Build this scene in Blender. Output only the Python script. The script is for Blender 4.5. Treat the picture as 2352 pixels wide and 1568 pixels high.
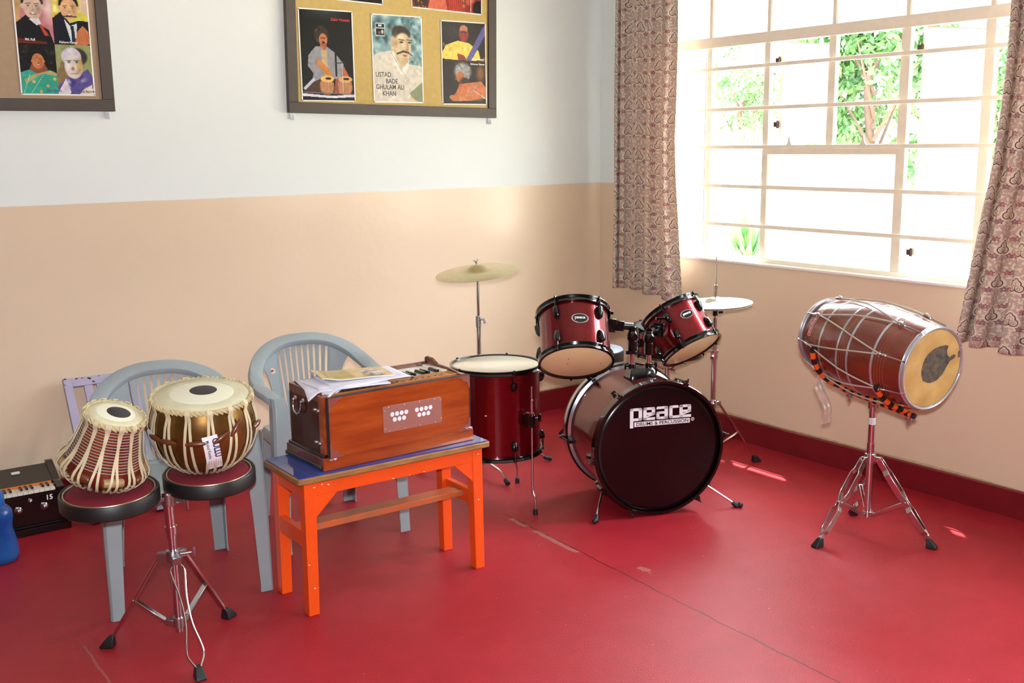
import bpy, math, random
import numpy as np
from mathutils import Matrix, Vector
for o in list(bpy.data.objects):
    bpy.data.objects.remove(o, do_unlink=True)
SC = bpy.context.scene
COL = SC.collection
PI = math.pi
rnd = random.Random(7)

# ------------------------------------------------------------------ camera
def cam_matrix(yaw, pitch, roll, loc):
    cy, sy, cp, sp = math.cos(yaw), math.sin(yaw), math.cos(pitch), math.sin(pitch)
    f = Vector((sy * cp, cy * cp, sp)); r = Vector((cy, -sy, 0)); u = r.cross(f)
    cr, sr = math.cos(roll), math.sin(roll)
    r2 = cr * r + sr * u; u2 = -sr * r + cr * u
    m = Matrix.Identity(4)
    for i in range(3):
        m[i][0] = r2[i]; m[i][1] = u2[i]; m[i][2] = -f[i]; m[i][3] = loc[i]
    return m
cd = bpy.data.cameras.new('camera'); cam = bpy.data.objects.new('camera', cd); COL.objects.link(cam)
cd.sensor_width = 36; cd.lens = 37.281; cd.clip_start = 0.05; cd.clip_end = 300
cam.matrix_world = cam_matrix(math.radians(35.7151), math.radians(-10.5641), math.radians(-0.7269), (-4.3117, -5.0440, 1.62))
SC.camera = cam

# ------------------------------------------------------------------ exposure, world, sun, flash, portals
SC.view_settings.view_transform = 'Standard'; SC.view_settings.look = 'None'
SC.view_settings.exposure = 0.0; SC.view_settings.gamma = 1; SC.view_settings.use_curve_mapping = False
W = bpy.data.worlds.new('sky'); SC.world = W; W.use_nodes = True
wn = W.node_tree; wn.nodes.clear()
wo = wn.nodes.new('ShaderNodeOutputWorld'); wb = wn.nodes.new('ShaderNodeBackground')
wt = wn.nodes.new('ShaderNodeTexCoord'); wx = wn.nodes.new('ShaderNodeSeparateXYZ'); wr = wn.nodes.new('ShaderNodeValToRGB')
wr.color_ramp.elements[0].position = .02; wr.color_ramp.elements[0].color = (.105, .11, .115, 1)
wr.color_ramp.elements[1].position = .60; wr.color_ramp.elements[1].color = (.84, .93, 1, 1)
_e = wr.color_ramp.elements.new(.30); _e.color = (.34, .36, .38, 1)
wn.links.new(wt.outputs['Generated'], wx.inputs[0]); wn.links.new(wx.outputs[2], wr.inputs[0])
wn.links.new(wr.outputs[0], wb.inputs[0]); wn.links.new(wb.outputs[0], wo.inputs[0])
wb.inputs[1].default_value = 50.0

def lamp(kind, name, M, **kw):
    l = bpy.data.lights.new(name, kind)
    for k, v in kw.items():
        setattr(l, k, v)
    o = bpy.data.objects.new(name, l); COL.objects.link(o); o.matrix_world = M
    return o
def look(loc, d, up=(0, 0, 1)):
    q = Vector(d).to_track_quat('-Z', 'Y').to_matrix().to_4x4()
    return Matrix.Translation(Vector(loc)) @ q
# steep sun coming over the window side
lamp('SUN', 'sun', look((3, -2, 6), (-.29, -.40, -.90)), energy=30.0, angle=math.radians(.6), color=(1, .93, .82))
# the photographer's flash, just above the lens
lamp('AREA', 'camera_flash', look((-4.315, -5.05, 1.74), (.585, .79, -.10)), energy=120.0, shape='DISK', size=.07, color=(.93, .97, 1))
lamp('AREA', 'window_portal', look((.34, -1.68, 1.8), (-1, 0, 0)), energy=1, shape='RECTANGLE', size=2.6, size_y=1.75).data.cycles.is_portal = True
lamp('AREA', 'window_portal', look((.34, -4.4, 1.8), (-1, 0, 0)), energy=1, shape='RECTANGLE', size=1.5, size_y=1.75).data.cycles.is_portal = True

# ------------------------------------------------------------------ node helpers and materials
def s2l(c):
    return tuple(((x / 255) / 12.92 if x / 255 <= .04045 else (((x / 255) + .055) / 1.055) ** 2.4) for x in c)
class E:
    """tiny expression wrapper that grows Math nodes"""
    nt = None
    def __init__(s, v): s.v = v
    @staticmethod
    def op(o, *a):
        n = E.nt.nodes.new('ShaderNodeMath'); n.operation = o
        for i, x in enumerate(a):
            if isinstance(x, E): E.nt.links.new(x.v, n.inputs[i])
            else: n.inputs[i].default_value = x
        return E(n.outputs[0])
    def __add__(s, o): return E.op('ADD', s, o)
    def __sub__(s, o): return E.op('SUBTRACT', s, o)
    def __rsub__(s, o): return E.op('SUBTRACT', o, s)
    def __mul__(s, o): return E.op('MULTIPLY', s, o)
    def __truediv__(s, o): return E.op('DIVIDE', s, o)
    __radd__ = __add__; __rmul__ = __mul__
    def abs(s): return E.op('ABSOLUTE', s)
    def lt(s, o): return E.op('LESS_THAN', s, o)
    def gt(s, o): return E.op('GREATER_THAN', s, o)
    def mod(s, o): return E.op('FLOORED_MODULO', s, o)
def hyp(x, y): return E.op('SQRT', x * x + y * y)
def mixc(nt, fac, a, b):
    n = nt.nodes.new('ShaderNodeMix'); n.data_type = 'RGBA'
    for sock, x in ((n.inputs[0], fac), (n.inputs[6], a), (n.inputs[7], b)):
        if isinstance(x, E): nt.links.new(x.v, sock)
        elif isinstance(x, (int, float)): sock.default_value = x
        elif isinstance(x, tuple): sock.default_value = x if len(x) == 4 else (*x, 1)
        else: nt.links.new(x, sock)
    return n.outputs[2]
MATS = {}
def mat(name, rgb=(200, 200, 200), rough=.5, metal=0., coat=0., var=0., vscale=8., bump=0., bscale=60., alpha=1., trans=0., spec=.5, stretch=None, var2=None, sheen=0., coatr=.05, emit=0.):
    """principled material with optional noise in colour (var / second colour var2) and bump"""
    if name in MATS: return MATS[name]
    m = bpy.data.materials.new(name); m.use_nodes = True; nt = m.node_tree
    b = nt.nodes['Principled BSDF']; c = s2l(rgb)
    b.inputs['Base Color'].default_value = (*c, 1); b.inputs['Roughness'].default_value = rough
    b.inputs['Metallic'].default_value = metal; b.inputs['Coat Weight'].default_value = coat; b.inputs['Coat Roughness'].default_value = coatr
    b.inputs['Alpha'].default_value = alpha; b.inputs['Transmission Weight'].default_value = trans
    b.inputs['Specular IOR Level'].default_value = spec; b.inputs['Sheen Weight'].default_value = sheen
    if var or bump:
        tc = nt.nodes.new('ShaderNodeTexCoord'); mp = nt.nodes.new('ShaderNodeMapping')
        nt.links.new(tc.outputs['Object'], mp.inputs[0])
        if stretch: mp.inputs['Scale'].default_value = stretch
    if var:
        n = nt.nodes.new('ShaderNodeTexNoise'); n.inputs['Scale'].default_value = vscale; n.inputs['Detail'].default_value = 6
        nt.links.new(mp.outputs[0], n.inputs[0])
        r = nt.nodes.new('ShaderNodeValToRGB'); r.color_ramp.elements[0].position = .35; r.color_ramp.elements[1].position = .68
        c2 = s2l(var2) if var2 else tuple(x * (1 - var) for x in c)
        r.color_ramp.elements[0].color = (*c2, 1); r.color_ramp.elements[1].color = (*c, 1)
        nt.links.new(n.outputs[0], r.inputs[0]); nt.links.new(r.outputs[0], b.inputs['Base Color'])
    if bump:
        n = nt.nodes.new('ShaderNodeTexNoise'); n.inputs['Scale'].default_value = bscale; n.inputs['Detail'].default_value = 4
        nt.links.new(mp.outputs[0], n.inputs[0])
        bp = nt.nodes.new('ShaderNodeBump'); bp.inputs['Strength'].default_value = bump; bp.inputs['Distance'].default_value = .004
        nt.links.new(n.outputs[0], bp.inputs['Height']); nt.links.new(bp.outputs[0], b.inputs['Normal'])
    MATS[name] = m; return m

# ------------------------------------------------------------------ mesh helpers
def T(x, y, z): return Matrix.Translation((x, y, z))
def RX(a): return Matrix.Rotation(math.radians(a), 4, 'X')
def RY(a): return Matrix.Rotation(math.radians(a), 4, 'Y')
def RZ(a): return Matrix.Rotation(math.radians(a), 4, 'Z')
def axm(o, d, up=(0, 0, 1)):
    """frame at o whose Z runs along d"""
    z = Vector(d).normalized(); up = Vector(up)
    if abs(z.dot(up)) > .98: up = Vector((0, 1, 0))
    x = up.cross(z).normalized(); y = z.cross(x)
    m = Matrix.Identity(4)
    for i in range(3):
        m[i][0] = x[i]; m[i][1] = y[i]; m[i][2] = z[i]; m[i][3] = o[i]
    return m
class MB:
    def __init__(s, M=None): s.v = []; s.f = []; s.m = []; s.M = M or Matrix.Identity(4)
    def add(s, vs, fs, M=None, mi=0):
        k = len(s.v); A = s.M @ M if M is not None else s.M
        s.v += [tuple(A @ Vector(v)) for v in vs]
        s.f += [tuple(i + k for i in f) for f in fs]; s.m += [mi] * len(fs)
        return s
    def box(s, x0, x1, y0, y1, z0, z1, M=None, mi=0):
        vs = [(x, y, z) for z in (z0, z1) for y in (y0, y1) for x in (x0, x1)]
        return s.add(vs, [(0, 2, 3, 1), (4, 5, 7, 6), (0, 1, 5, 4), (2, 6, 7, 3), (0, 4, 6, 2), (1, 3, 7, 5)], M, mi)
    def cbox(s, c, d, M=None, mi=0):
        return s.box(c[0] - d[0] / 2, c[0] + d[0] / 2, c[1] - d[1] / 2, c[1] + d[1] / 2, c[2] - d[2] / 2, c[2] + d[2] / 2, M, mi)
    def loft(s, rings, M=None, mi=0, cap=True, loop=False):
        n = len(rings[0]); vs = [p for r in rings for p in r]; fs = []
        L = len(rings)
        for i in range(L if loop else L - 1):
            a, b = i * n, ((i + 1) % L) * n
            for j in range(n):
                k = (j + 1) % n
                fs.append((a + j, a + k, b + k, b + j))
        if cap and not loop:
            fs.append(tuple(range(n))[::-1]); fs.append(tuple((L - 1) * n + j for j in range(n)))
        return s.add(vs, fs, M, mi)
    def tube(s, pts, r, n=10, M=None, mi=0, cap=True, closed=False, flat=1., up=None):
        """swept tube; r a number or a list; flat squashes the section's second axis"""
        P = [Vector(p) for p in pts]; L = len(P); rs = r if isinstance(r, (list, tuple)) else [r] * L
        rings = []; x = None
        for i in range(L):
            if closed: t = P[(i + 1) % L] - P[i - 1]
            else: t = P[min(i + 1, L - 1)] - P[max(i - 1, 0)]
            t.normalize()
            if x is None:
                g = Vector(up) if up else (Vector((0, 0, 1)) if abs(t.z) < .9 else Vector((0, 1, 0)))
                x = (g - t * g.dot(t)).normalized()
            else:
                g = Vector(up) if up else x
                x = (g - t * g.dot(t)).normalized()
            y = t.cross(x)
            rings.append([tuple(P[i] + rs[i] * (math.cos(a) * y + flat * math.sin(a) * x)) for a in [2 * PI * k / n for k in range(n)]])
        return s.loft(rings, M, mi, cap, closed)
    def bar(s, a, b, w, h, M=None, mi=0, up=(0, 0, 1)):
        """rectangular bar from a to b, w across, h along up"""
        A, B = Vector(a), Vector(b); m = axm(A, B - A, up); L = (B - A).length
        return s.box(-w / 2, w / 2, -h / 2, h / 2, 0, L, (M @ m) if M is not None else m, mi)
    def lathe(s, prof, n=48, M=None, mi=0, a0=0, a1=2 * PI):
        full = abs(a1 - a0 - 2 * PI) < 1e-6; N = n if full else n + 1
        vs = []; fs = []; idx = []
        for (r, z) in prof:
            if r < 1e-6: idx.append([len(vs)] * N); vs.append((0, 0, z))
            else:
                row = []
                for k in range(N):
                    a = a0 + (a1 - a0) * k / n
                    row.append(len(vs)); vs.append((r * math.cos(a), r * math.sin(a), z))
                idx.append(row)
        for i in range(len(prof) - 1):
            A, B = idx[i], idx[i + 1]
            for k in range(n):
                q = (k + 1) % N
                f = [A[k], A[q], B[q], B[k]]; g = []
                for t in f:
                    if t not in g: g.append(t)
                if len(g) > 2: fs.append(tuple(g))
        return s.add(vs, fs, M, mi)
    def prism(s, poly, z0, z1, M=None, mi=0):
        n = len(poly); vs = [(x, y, z0) for x, y in poly] + [(x, y, z1) for x, y in poly]
        fs = [tuple(range(n))[::-1], tuple(range(n, 2 * n))] + [(i, (i + 1) % n, n + (i + 1) % n, n + i) for i in range(n)]
        return s.add(vs, fs, M, mi)
    def sphere(s, c, r, M=None, mi=0, sc=(1, 1, 1), n=16):
        prof = [(math.sin(PI * i / (n // 2)) * r, -math.cos(PI * i / (n // 2)) * r) for i in range(n // 2 + 1)]
        prof[0] = (0, -r); prof[-1] = (0, r)
        m = T(*c) @ Matrix.Diagonal((*sc, 1))
        return s.lathe(prof, n, (M @ m) if M is not None else m, mi)
    def build(s, name, mats, parent=None, smooth=40, bevel=0, world=None, solid=0):
        me = bpy.data.meshes.new(name); me.from_pydata(s.v, [], s.f)
        if not isinstance(mats, (list, tuple)): mats = [mats]
        for m in mats: me.materials.append(m)
        me.polygons.foreach_set('material_index', s.m)
        if smooth:
            me.polygons.foreach_set('use_smooth', [True] * len(s.f))
            me.set_sharp_from_angle(angle=math.radians(smooth))
        me.update()
        o = bpy.data.objects.new(name, me); COL.objects.link(o)
        if parent: o.parent = parent
        if world is not None: o.matrix_world = world
        if solid:
            k = o.modifiers.new('thickness', 'SOLIDIFY'); k.thickness = solid; k.offset = 0
        if bevel:
            k = o.modifiers.new('bevel', 'BEVEL'); k.width = bevel; k.segments = 2; k.limit_method = 'ANGLE'; k.angle_limit = math.radians(40)
        return o
def tag(o, label, cat, group=None):
    o['label'] = label; o['category'] = cat
    if group: o['group'] = group
    return o
def thing(name, label, cat, M, group=None):
    o = bpy.data.objects.new(name, None); COL.objects.link(o); o.empty_display_size = .05
    o.matrix_world = M
    return tag(o, label, cat, group)
def struct(o): o['kind'] = 'structure'; return o
def copy_thing(src, M, label, group=None):
    r = src.copy(); COL.objects.link(r); r.matrix_world = M; r['label'] = label
    if group: r['group'] = group
    def rec(a, b):
        for c in list(a.children):
            d = c.copy(); COL.objects.link(d); d.parent = b; rec(c, d)
    rec(src, r); return r
def circle(r, n, z=0, a0=0): return [(r * math.cos(a0 + 2 * PI * k / n), r * math.sin(a0 + 2 * PI * k / n), z) for k in range(n)]
def rrect(x0, y0, x1, y1, r, seg=4):
    r = r if isinstance(r, (list, tuple)) else [r] * 4
    out = []
    for (cx, cy, a, q) in ((x1, y1, 0, r[0]), (x0, y1, 90, r[1]), (x0, y0, 180, r[2]), (x1, y0, 270, r[3])):
        sx = -1 if cx == x1 else 1; sy = -1 if cy == y1 else 1
        if q <= 0: out.append((cx, cy)); continue
        for k in range(seg + 1):
            t = math.radians(a + 90 * k / seg)
            out.append((cx + sx * q + q * math.cos(t), cy + sy * q + q * math.sin(t)))
    return out
def text_geo(s, size, extrude=0.0004, align='CENTER', bold=0.0, sx=1.0, shear=0.0):
    cu = bpy.data.curves.new('t', 'FONT'); cu.body = s; cu.size = size; cu.extrude = extrude; cu.align_x = align
    cu.offset = bold; cu.resolution_u = 3; cu.shear = shear
    o = bpy.data.objects.new('t', cu); COL.objects.link(o)
    dg = bpy.context.evaluated_depsgraph_get(); me = o.evaluated_get(dg).to_mesh()
    vs = [(v.co.x * sx, v.co.y, v.co.z) for v in me.vertices]; fs = [tuple(p.vertices) for p in me.polygons]
    o.evaluated_get(dg).to_mesh_clear(); bpy.data.objects.remove(o); bpy.data.curves.remove(cu)
    return vs, fs
def catmull(pts, k=6, closed=False):
    P = [Vector(p) for p in pts]; n = len(P); out = []
    for i in range(n if closed else n - 1):
        g = (lambda j: P[j % n]) if closed else (lambda j: P[max(0, min(n - 1, j))])
        a, b, c, d = g(i - 1), g(i), g(i + 1), g(i + 2)
        for t in [q / k for q in range(k)]:
            out.append(.5 * ((2 * b) + (-a + c) * t + (2 * a - 5 * b + 4 * c - d) * t * t + (-a + 3 * b - 3 * c + d) * t ** 3))
    if not closed: out.append(P[-1])
    return out
CHROME = mat('chrome', (205, 205, 208), .16, 1.0)
STEEL = mat('dull_steel', (175, 175, 178), .32, 1.0)
RUBBER = mat('black_rubber', (22, 23, 24), .5, bump=.1)
BLACKM = mat('black_lacquer_metal', (14, 15, 16), .22, .3, coat=.6)
# ================================================================== ROOM
XL, YB, ZC = -7.6, -8.6, 3.1
DADO = 1.378
def wall_material(name, axis):
    m = bpy.data.materials.new(name); m.use_nodes = True; nt = m.node_tree; E.nt = nt
    b = nt.nodes['Principled BSDF']
    tc = nt.nodes.new('ShaderNodeTexCoord'); sp = nt.nodes.new('ShaderNodeSeparateXYZ'); nt.links.new(tc.outputs['Object'], sp.inputs[0])
    n1 = nt.nodes.new('ShaderNodeTexNoise'); n1.inputs['Scale'].default_value = 3.0; n1.inputs['Detail'].default_value = 3
    nt.links.new(tc.outputs['Object'], n1.inputs[0])
    n2 = nt.nodes.new('ShaderNodeTexNoise'); n2.inputs['Scale'].default_value = 1.3; n2.inputs['Detail'].default_value = 5
    nt.links.new(tc.outputs['Object'], n2.inputs[0])
    wob = E(n1.outputs[0]) * .008
    low = (E(sp.outputs[2]) + wob).lt(DADO + .004)
    beige = mixc(nt, E(n2.outputs[0]), s2l((220, 199, 172)), s2l((226, 205, 179)))
    white = mixc(nt, E(n2.outputs[0]), s2l((224, 231, 228)), s2l((231, 238, 235)))
    nt.links.new(mixc(nt, low, white, beige), b.inputs['Base Color'])
    r = nt.nodes.new('ShaderNodeMix'); nt.links.new(low.v, r.inputs[0]); r.inputs[2].default_value = .6; r.inputs[3].default_value = .25
    nt.links.new(r.outputs[0], b.inputs['Roughness'])
    bn = nt.nodes.new('ShaderNodeTexNoise'); bn.inputs['Scale'].default_value = 16; bn.inputs['Detail'].default_value = 5
    nt.links.new(tc.outputs['Object'], bn.inputs[0])
    bp = nt.nodes.new('ShaderNodeBump'); bp.inputs['Strength'].default_value = .35; bp.inputs['Distance'].default_value = .004
    nt.links.new(bn.outputs[0], bp.inputs['Height']); nt.links.new(bp.outputs[0], b.inputs['Normal'])
    return m
WALLP = wall_material('painted_plaster', 0)
SKIRT = mat('oxide_red_skirting_paint', (118, 22, 30), .34, var=.18, vscale=9, bump=.3, bscale=30)
CEIL = mat('white_ceiling_paint', (205, 205, 200), .8)
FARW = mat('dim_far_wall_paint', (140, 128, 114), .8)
# carpet
CARP = bpy.data.materials.new('red_carpet'); CARP.use_nodes = True; nt = CARP.node_tree; E.nt = nt
b = nt.nodes['Principled BSDF']; tc = nt.nodes.new('ShaderNodeTexCoord'); sp = nt.nodes.new('ShaderNodeSeparateXYZ')
nt.links.new(tc.outputs['Object'], sp.inputs[0]); fx, fy = E(sp.outputs[0]), E(sp.outputs[1])
def nz(scale, det=4, vec=None):
    n = E.nt.nodes.new('ShaderNodeTexNoise'); n.inputs['Scale'].default_value = scale; n.inputs['Detail'].default_value = det
    E.nt.links.new(vec or tc.outputs['Object'], n.inputs[0]); return E(n.outputs[0])
big, fine, mid = nz(1.6, 6), nz(300, 2), nz(9, 6)
base = mixc(nt, E.op('MULTIPLY', big + mid - .5, 1.0), s2l((144, 26, 36)), s2l((166, 40, 52)))
base = mixc(nt, fine.gt(.56) * .4, base, s2l((100, 16, 22)))
wob = (nz(9, 4) - .5) * .02
d1 = (fx - (fy * .034 + -1.671) + wob).abs()
seam = d1.lt(.0030) * fy.lt(-1.35)
d3 = (fx - (fy * .034 + -1.684) + (nz(16, 5) - .5) * .035).abs(); patch = (d3.lt(.013) * ((fy + 1.76).abs().lt(.15) + (fy + 1.49).abs().lt(.06)) + (hyp(fx + 1.655, (fy + 2.20) * .5) + (nz(30, 5) - .5) * .06).lt(.016)) * .5
d2 = (fx + 3.562 + wob).abs(); seam2 = d2.lt(.004) * (fy + 1.75).abs().lt(.2) * .5
E.nt = nt
base = mixc(nt, seam * .9, base, s2l((70, 12, 18)))
base = mixc(nt, patch, base, s2l((160, 120, 105)))
base = mixc(nt, seam2, base, s2l((150, 100, 90)))
lint = nz(60, 1).gt(.80) * .5
base = mixc(nt, lint, base, s2l((220, 180, 170)))
nt.links.new(base, b.inputs['Base Color']); b.inputs['Roughness'].default_value = .38; b.inputs['Specular IOR Level'].default_value = .2
b.inputs['Sheen Weight'].default_value = .0; b.inputs['Sheen Roughness'].default_value = .5; b.inputs['Sheen Tint'].default_value = (1, .55, .55, 1)
bp = nt.nodes.new('ShaderNodeBump'); bp.inputs['Strength'].default_value = .5; bp.inputs['Distance'].default_value = .002
nt.links.new((fine * .6 + nz(150, 3)).v, bp.inputs['Height']); nt.links.new(bp.outputs[0], b.inputs['Normal'])

struct(MB().box(XL, .25, YB, .2, -.1, 0).build('floor', CARP, smooth=0))
struct(MB().box(XL, .25, YB, .2, ZC, ZC + .12).build('ceiling', CEIL, smooth=0))
struct(MB().box(XL, .25, 0, .2, 0, ZC).build('wall_back', WALLP, smooth=0))
struct(MB().box(XL - .2, XL, YB, .2, 0, ZC).build('wall_left', FARW, smooth=0))
struct(MB().box(XL - .2, .25, YB - .2, YB, 0, ZC).build('wall_front', FARW, smooth=0))
# right wall with two window openings
WY0, WY1, WZ0, WZ1 = -2.92, -.43, .982, 2.62
V0, V1 = -5.2, -3.65
w = MB()
w.box(0, .2, YB, 0, 0, WZ0).box(0, .2, YB, 0, WZ1, ZC)
w.box(0, .2, WY1, 0, WZ0, WZ1).box(0, .2, V1, WY0, WZ0, WZ1).box(0, .2, YB, V0, WZ0, WZ1)
struct(w.build('wall_right', WALLP, smooth=0))
SH = mat('sunshade_concrete', (205, 200, 190), .9, var=.1)
struct(MB().box(.2, .47, -3.15, -.2, 2.62, 2.70).box(.2, .47, -5.4, -3.45, 2.62, 2.70).build('trim_1', SH, smooth=0))
def skirt_poly(L):
    return [(0, 0), (-.012, 0), (-.012, .121), (-.004, .126), (0, .126)]
sk = MB(); pr = [(0, 0), (.012, 0), (.012, .120), (.005, .126), (0, .126)]
sk.loft([[(XL, -y, z) for y, z in pr], [(0, -y, z) for y, z in pr]])
struct(sk.build('baseboard_back', SKIRT, smooth=0))
sk = MB(); sk.loft([[(-y, YB, z) for y, z in pr], [(-y, -.012, z) for y, z in pr]])
struct(sk.build('baseboard_right', SKIRT, smooth=0))
# worn bare plaster line above the skirting
WORN = mat('bare_plaster_edge', (205, 180, 140), .8, var=.3, vscale=30)
def worn(name, f):
    m = MB(); n = 160; top = []; rr = random.Random(3)
    vs = []; fs = []
    for i in range(n + 1):
        t = i / n; h = .127 + .0035 + .004 * math.sin(t * 31) * math.sin(t * 7) + rr.uniform(-.001, .0015)
        vs += [f(t, .125), f(t, h + .004)]
    for i in range(n): fs.append((2 * i, 2 * i + 2, 2 * i + 3, 2 * i + 1))
    struct(m.add(vs, fs).build(name, WORN, smooth=0))
worn('trim_2', lambda t, z: (-.0012, -.0 - t * 4.2, z))
worn('trim_3', lambda t, z: (-t * 4.2, -.0012, z))

# ================================================================== WINDOWS
WPAINT = mat('cream_window_paint', (240, 230, 210), .45, var=.06, vscale=20, bump=.2, bscale=40)
SILLP = mat('white_sill_paint', (238, 234, 226), .5)
RUST = mat('old_red_primer_edge', (120, 40, 36), .7)
fg = bpy.data.materials.new('frosted_glass'); fg.use_nodes = True; nt = fg.node_tree; nt.nodes.clear()
o_ = nt.nodes.new('ShaderNodeOutputMaterial'); t_ = nt.nodes.new('ShaderNodeBsdfTranslucent'); d_ = nt.nodes.new('ShaderNodeBsdfDiffuse'); g_ = nt.nodes.new('ShaderNodeBsdfGlossy')
t_.inputs[0].default_value = (.40, .405, .405, 1); d_.inputs[0].default_value = (.75, .77, .77, 1); g_.inputs[1].default_value = .25
a_ = nt.nodes.new('ShaderNodeMixShader'); a_.inputs[0].default_value = .22; nt.links.new(t_.outputs[0], a_.inputs[1]); nt.links.new(d_.outputs[0], a_.inputs[2])
b_ = nt.nodes.new('ShaderNodeMixShader'); b_.inputs[0].default_value = .06; nt.links.new(a_.outputs[0], b_.inputs[1]); nt.links.new(g_.outputs[0], b_.inputs[2])
nt.links.new(b_.outputs[0], o_.inputs[0]); FROST = fg
HING = mat('dark_hinge_iron', (60, 42, 38), .5, .6)

def window(name, y0, y1, z0, z1, mull, leaves, lower=None):
    """steel window: frame, mullions, grille bars, frosted panes and outward opened leaves"""
    xw = .055; f = MB()
    f.box(xw - .015, xw + .02, y0, y0 + .035, z0, z1).box(xw - .015, xw + .02, y1 - .035, y1, z0, z1)
    f.box(xw - .015, xw + .02, y0, y1, z0, z0 + .022).box(xw - .015, xw + .02, y0, y1, z1 - .035, z1)
    f.box(xw - .018, xw + .02, y0, y1, 2.112, 2.166)                  # transom
    root = struct(f.build(name, WPAINT, smooth=0, bevel=.002))
    m = MB()
    for i, y in enumerate(mull):
        wd = (.034, .037, .042, .048, .046, .034)[i % 6]
        m.box(xw - .010, xw + .018, y - wd / 2, y + wd / 2, lower[2] if lower and lower[1] + .01 < y < lower[0] - .01 else z0, 2.125)
        m.box(xw - .006, xw + .018, y - .010, y + .010, 2.16, z1)
    m.build('mullion', WPAINT, root, smooth=0, bevel=.0015)
    g = MB()
    for z in (2.000, 1.786, 1.587, 1.379, 1.173):
        g.box(xw - .022, xw - .012, y0 + .01, y1 - .01, z - .0095, z + .0095)
    g.build('grille_bar', WPAINT, root, smooth=0, bevel=.0015)
    # top row of fixed frosted panes
    ys = [y1] + list(mull) + [y0]
    for a, bb in zip(ys[:-1], ys[1:]):
        MB().box(xw + .006, xw + .010, bb, a, 2.16, z1 - .03).build('pane', FROST, root, smooth=0)
    if lower:
        a, bb, zt = lower
        MB().box(xw + .006, xw + .010, bb, a, z0, zt).build('pane', FROST, root, smooth=0)
        MB().box(xw - .012, xw + .02, bb, a, zt - .026, zt + .004).build('rail', WPAINT, root, smooth=0, bevel=.002)
    st = MB()
    for (yh, dirn, wid, za, zb, ang) in leaves:
        # leaf hinged at yh; local +Y of leaf runs along its width
        L = T(xw + .03, yh, 0) @ RZ(ang)
        fr = MB(L); t = .016
        fr.box(0, .022, -.002, t, za, zb).box(0, .022, wid - t, wid, za, zb).box(0, .022, 0, wid, za, za + t).box(0, .022, 0, wid, zb - t, zb)
        ob = fr.build('casement', WPAINT, root, smooth=0, bevel=.002)
        MB(L).box(.009, .013, .01, wid - .01, za + .01, zb - .01).build('pane', FROST, ob, smooth=0)
        MB(L).box(.0225, .026, wid - .006, wid + .0005, za, zb).box(.0225, .026, 0, wid, zb - .004, zb + .001).build('edge_strip', RUST, ob, smooth=0)
        h = MB()
        for z in (za + .1, zb - .09): h.cbox((xw + .022, yh + .006 * dirn, z), (.022, .022, .026)).tube([(xw + .02, yh, z - .02), (xw + .02, yh, z + .02)], .006, 8)
        h.build('hinge', HING, ob)
    return root
mull = [-.859, -1.262, -1.666, -2.068, -2.473]
w1 = window('window_1', WY0, WY1, WZ0, WZ1, mull,
            [(-.47, 1, .37, 1.0, 2.11, -82), (-1.315, 1, .34, 1.60, 2.11, -96), (-2.13, 1, .40, 1.0, 2.11, -108)],
            lower=(-1.262, -2.068, 1.575))
pg = MB()
for y in (-1.43, -1.87):
    pg.prism([(-.022, 0), (.022, 0), (.010, .016), (.002, .05), (-.002, .05), (-.010, .016)], -.003, .003, T(.035, y, 1.592) @ RZ(90) @ RX(90))
pg.build('stay_peg', WPAINT, w1, smooth=0)
window('window_2', V0, V1, WZ0, WZ1, [-4.05, -4.43, -4.81], [(-3.69, 1, .36, 1.0, 2.11, -110)])
struct(MB().box(-.012, .26, WY0 - .02, WY1 + .02, WZ0 - .012, WZ0 + .002).build('trim_4', SILLP, smooth=0, bevel=.003))
struct(MB().box(-.012, .26, V0 - .02, V1 + .02, WZ0 - .012, WZ0 + .002).build('trim_5', SILLP, smooth=0, bevel=.003))

# ================================================================== CURTAINS
cm = bpy.data.materials.new('patterned_curtain_cloth'); cm.use_nodes = True; nt = cm.node_tree; E.nt = nt
b = nt.nodes['Principled BSDF']; uv = nt.nodes.new('ShaderNodeUVMap'); sp = nt.nodes.new('ShaderNodeSeparateXYZ'); nt.links.new(uv.outputs[0], sp.inputs[0])
U, Vv = E(sp.outputs[0]) / 1.15, E(sp.outputs[1])
CW, CHh = .158, .142          # repeat
def cell(ou, ov):
    return (U + ou).mod(CW) - CW / 2, (Vv + ov).mod(CHh) - CHh / 2
def medallion(x, y):
    ax = x.abs()
    mn = lambda p, q: E.op('MINIMUM', p, q)
    d = mn(mn(hyp(x, y - .009) - .0135, hyp(ax - .0125, y + .009) - .0120), hyp(x * 1.7, y - .020) - .0095)
    out = d.gt(0.) * d.lt(.0036)
    inn = d.gt(-.0066) * d.lt(-.0052) + (hyp(ax - .0085, y + .011) - .0048).abs().lt(.0012) + ax.lt(.0012) * y.abs().lt(.014) + y.abs().lt(.0012) * ax.lt(.010)
    return out, inn, d.lt(0.), d
def flower(x, y, s=1.):
    r = hyp(x, y); a = E.op('ARCTAN2', x, y)
    rad = (E.op('COSINE', a * 5.0) * .0032 + .0105) * s
    return (r - rad).lt(0) * r.gt(.0028 * s)
lines = None; flr = None; pur = None; leaf = None; inside = None
n_m = nt.nodes.new('ShaderNodeTexNoise'); n_m.inputs['Scale'].default_value = 75; n_m.inputs['Detail'].default_value = 3; nt.links.new(uv.outputs[0], n_m.inputs[0])
mott = E(n_m.outputs[0]).gt(.46)
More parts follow.
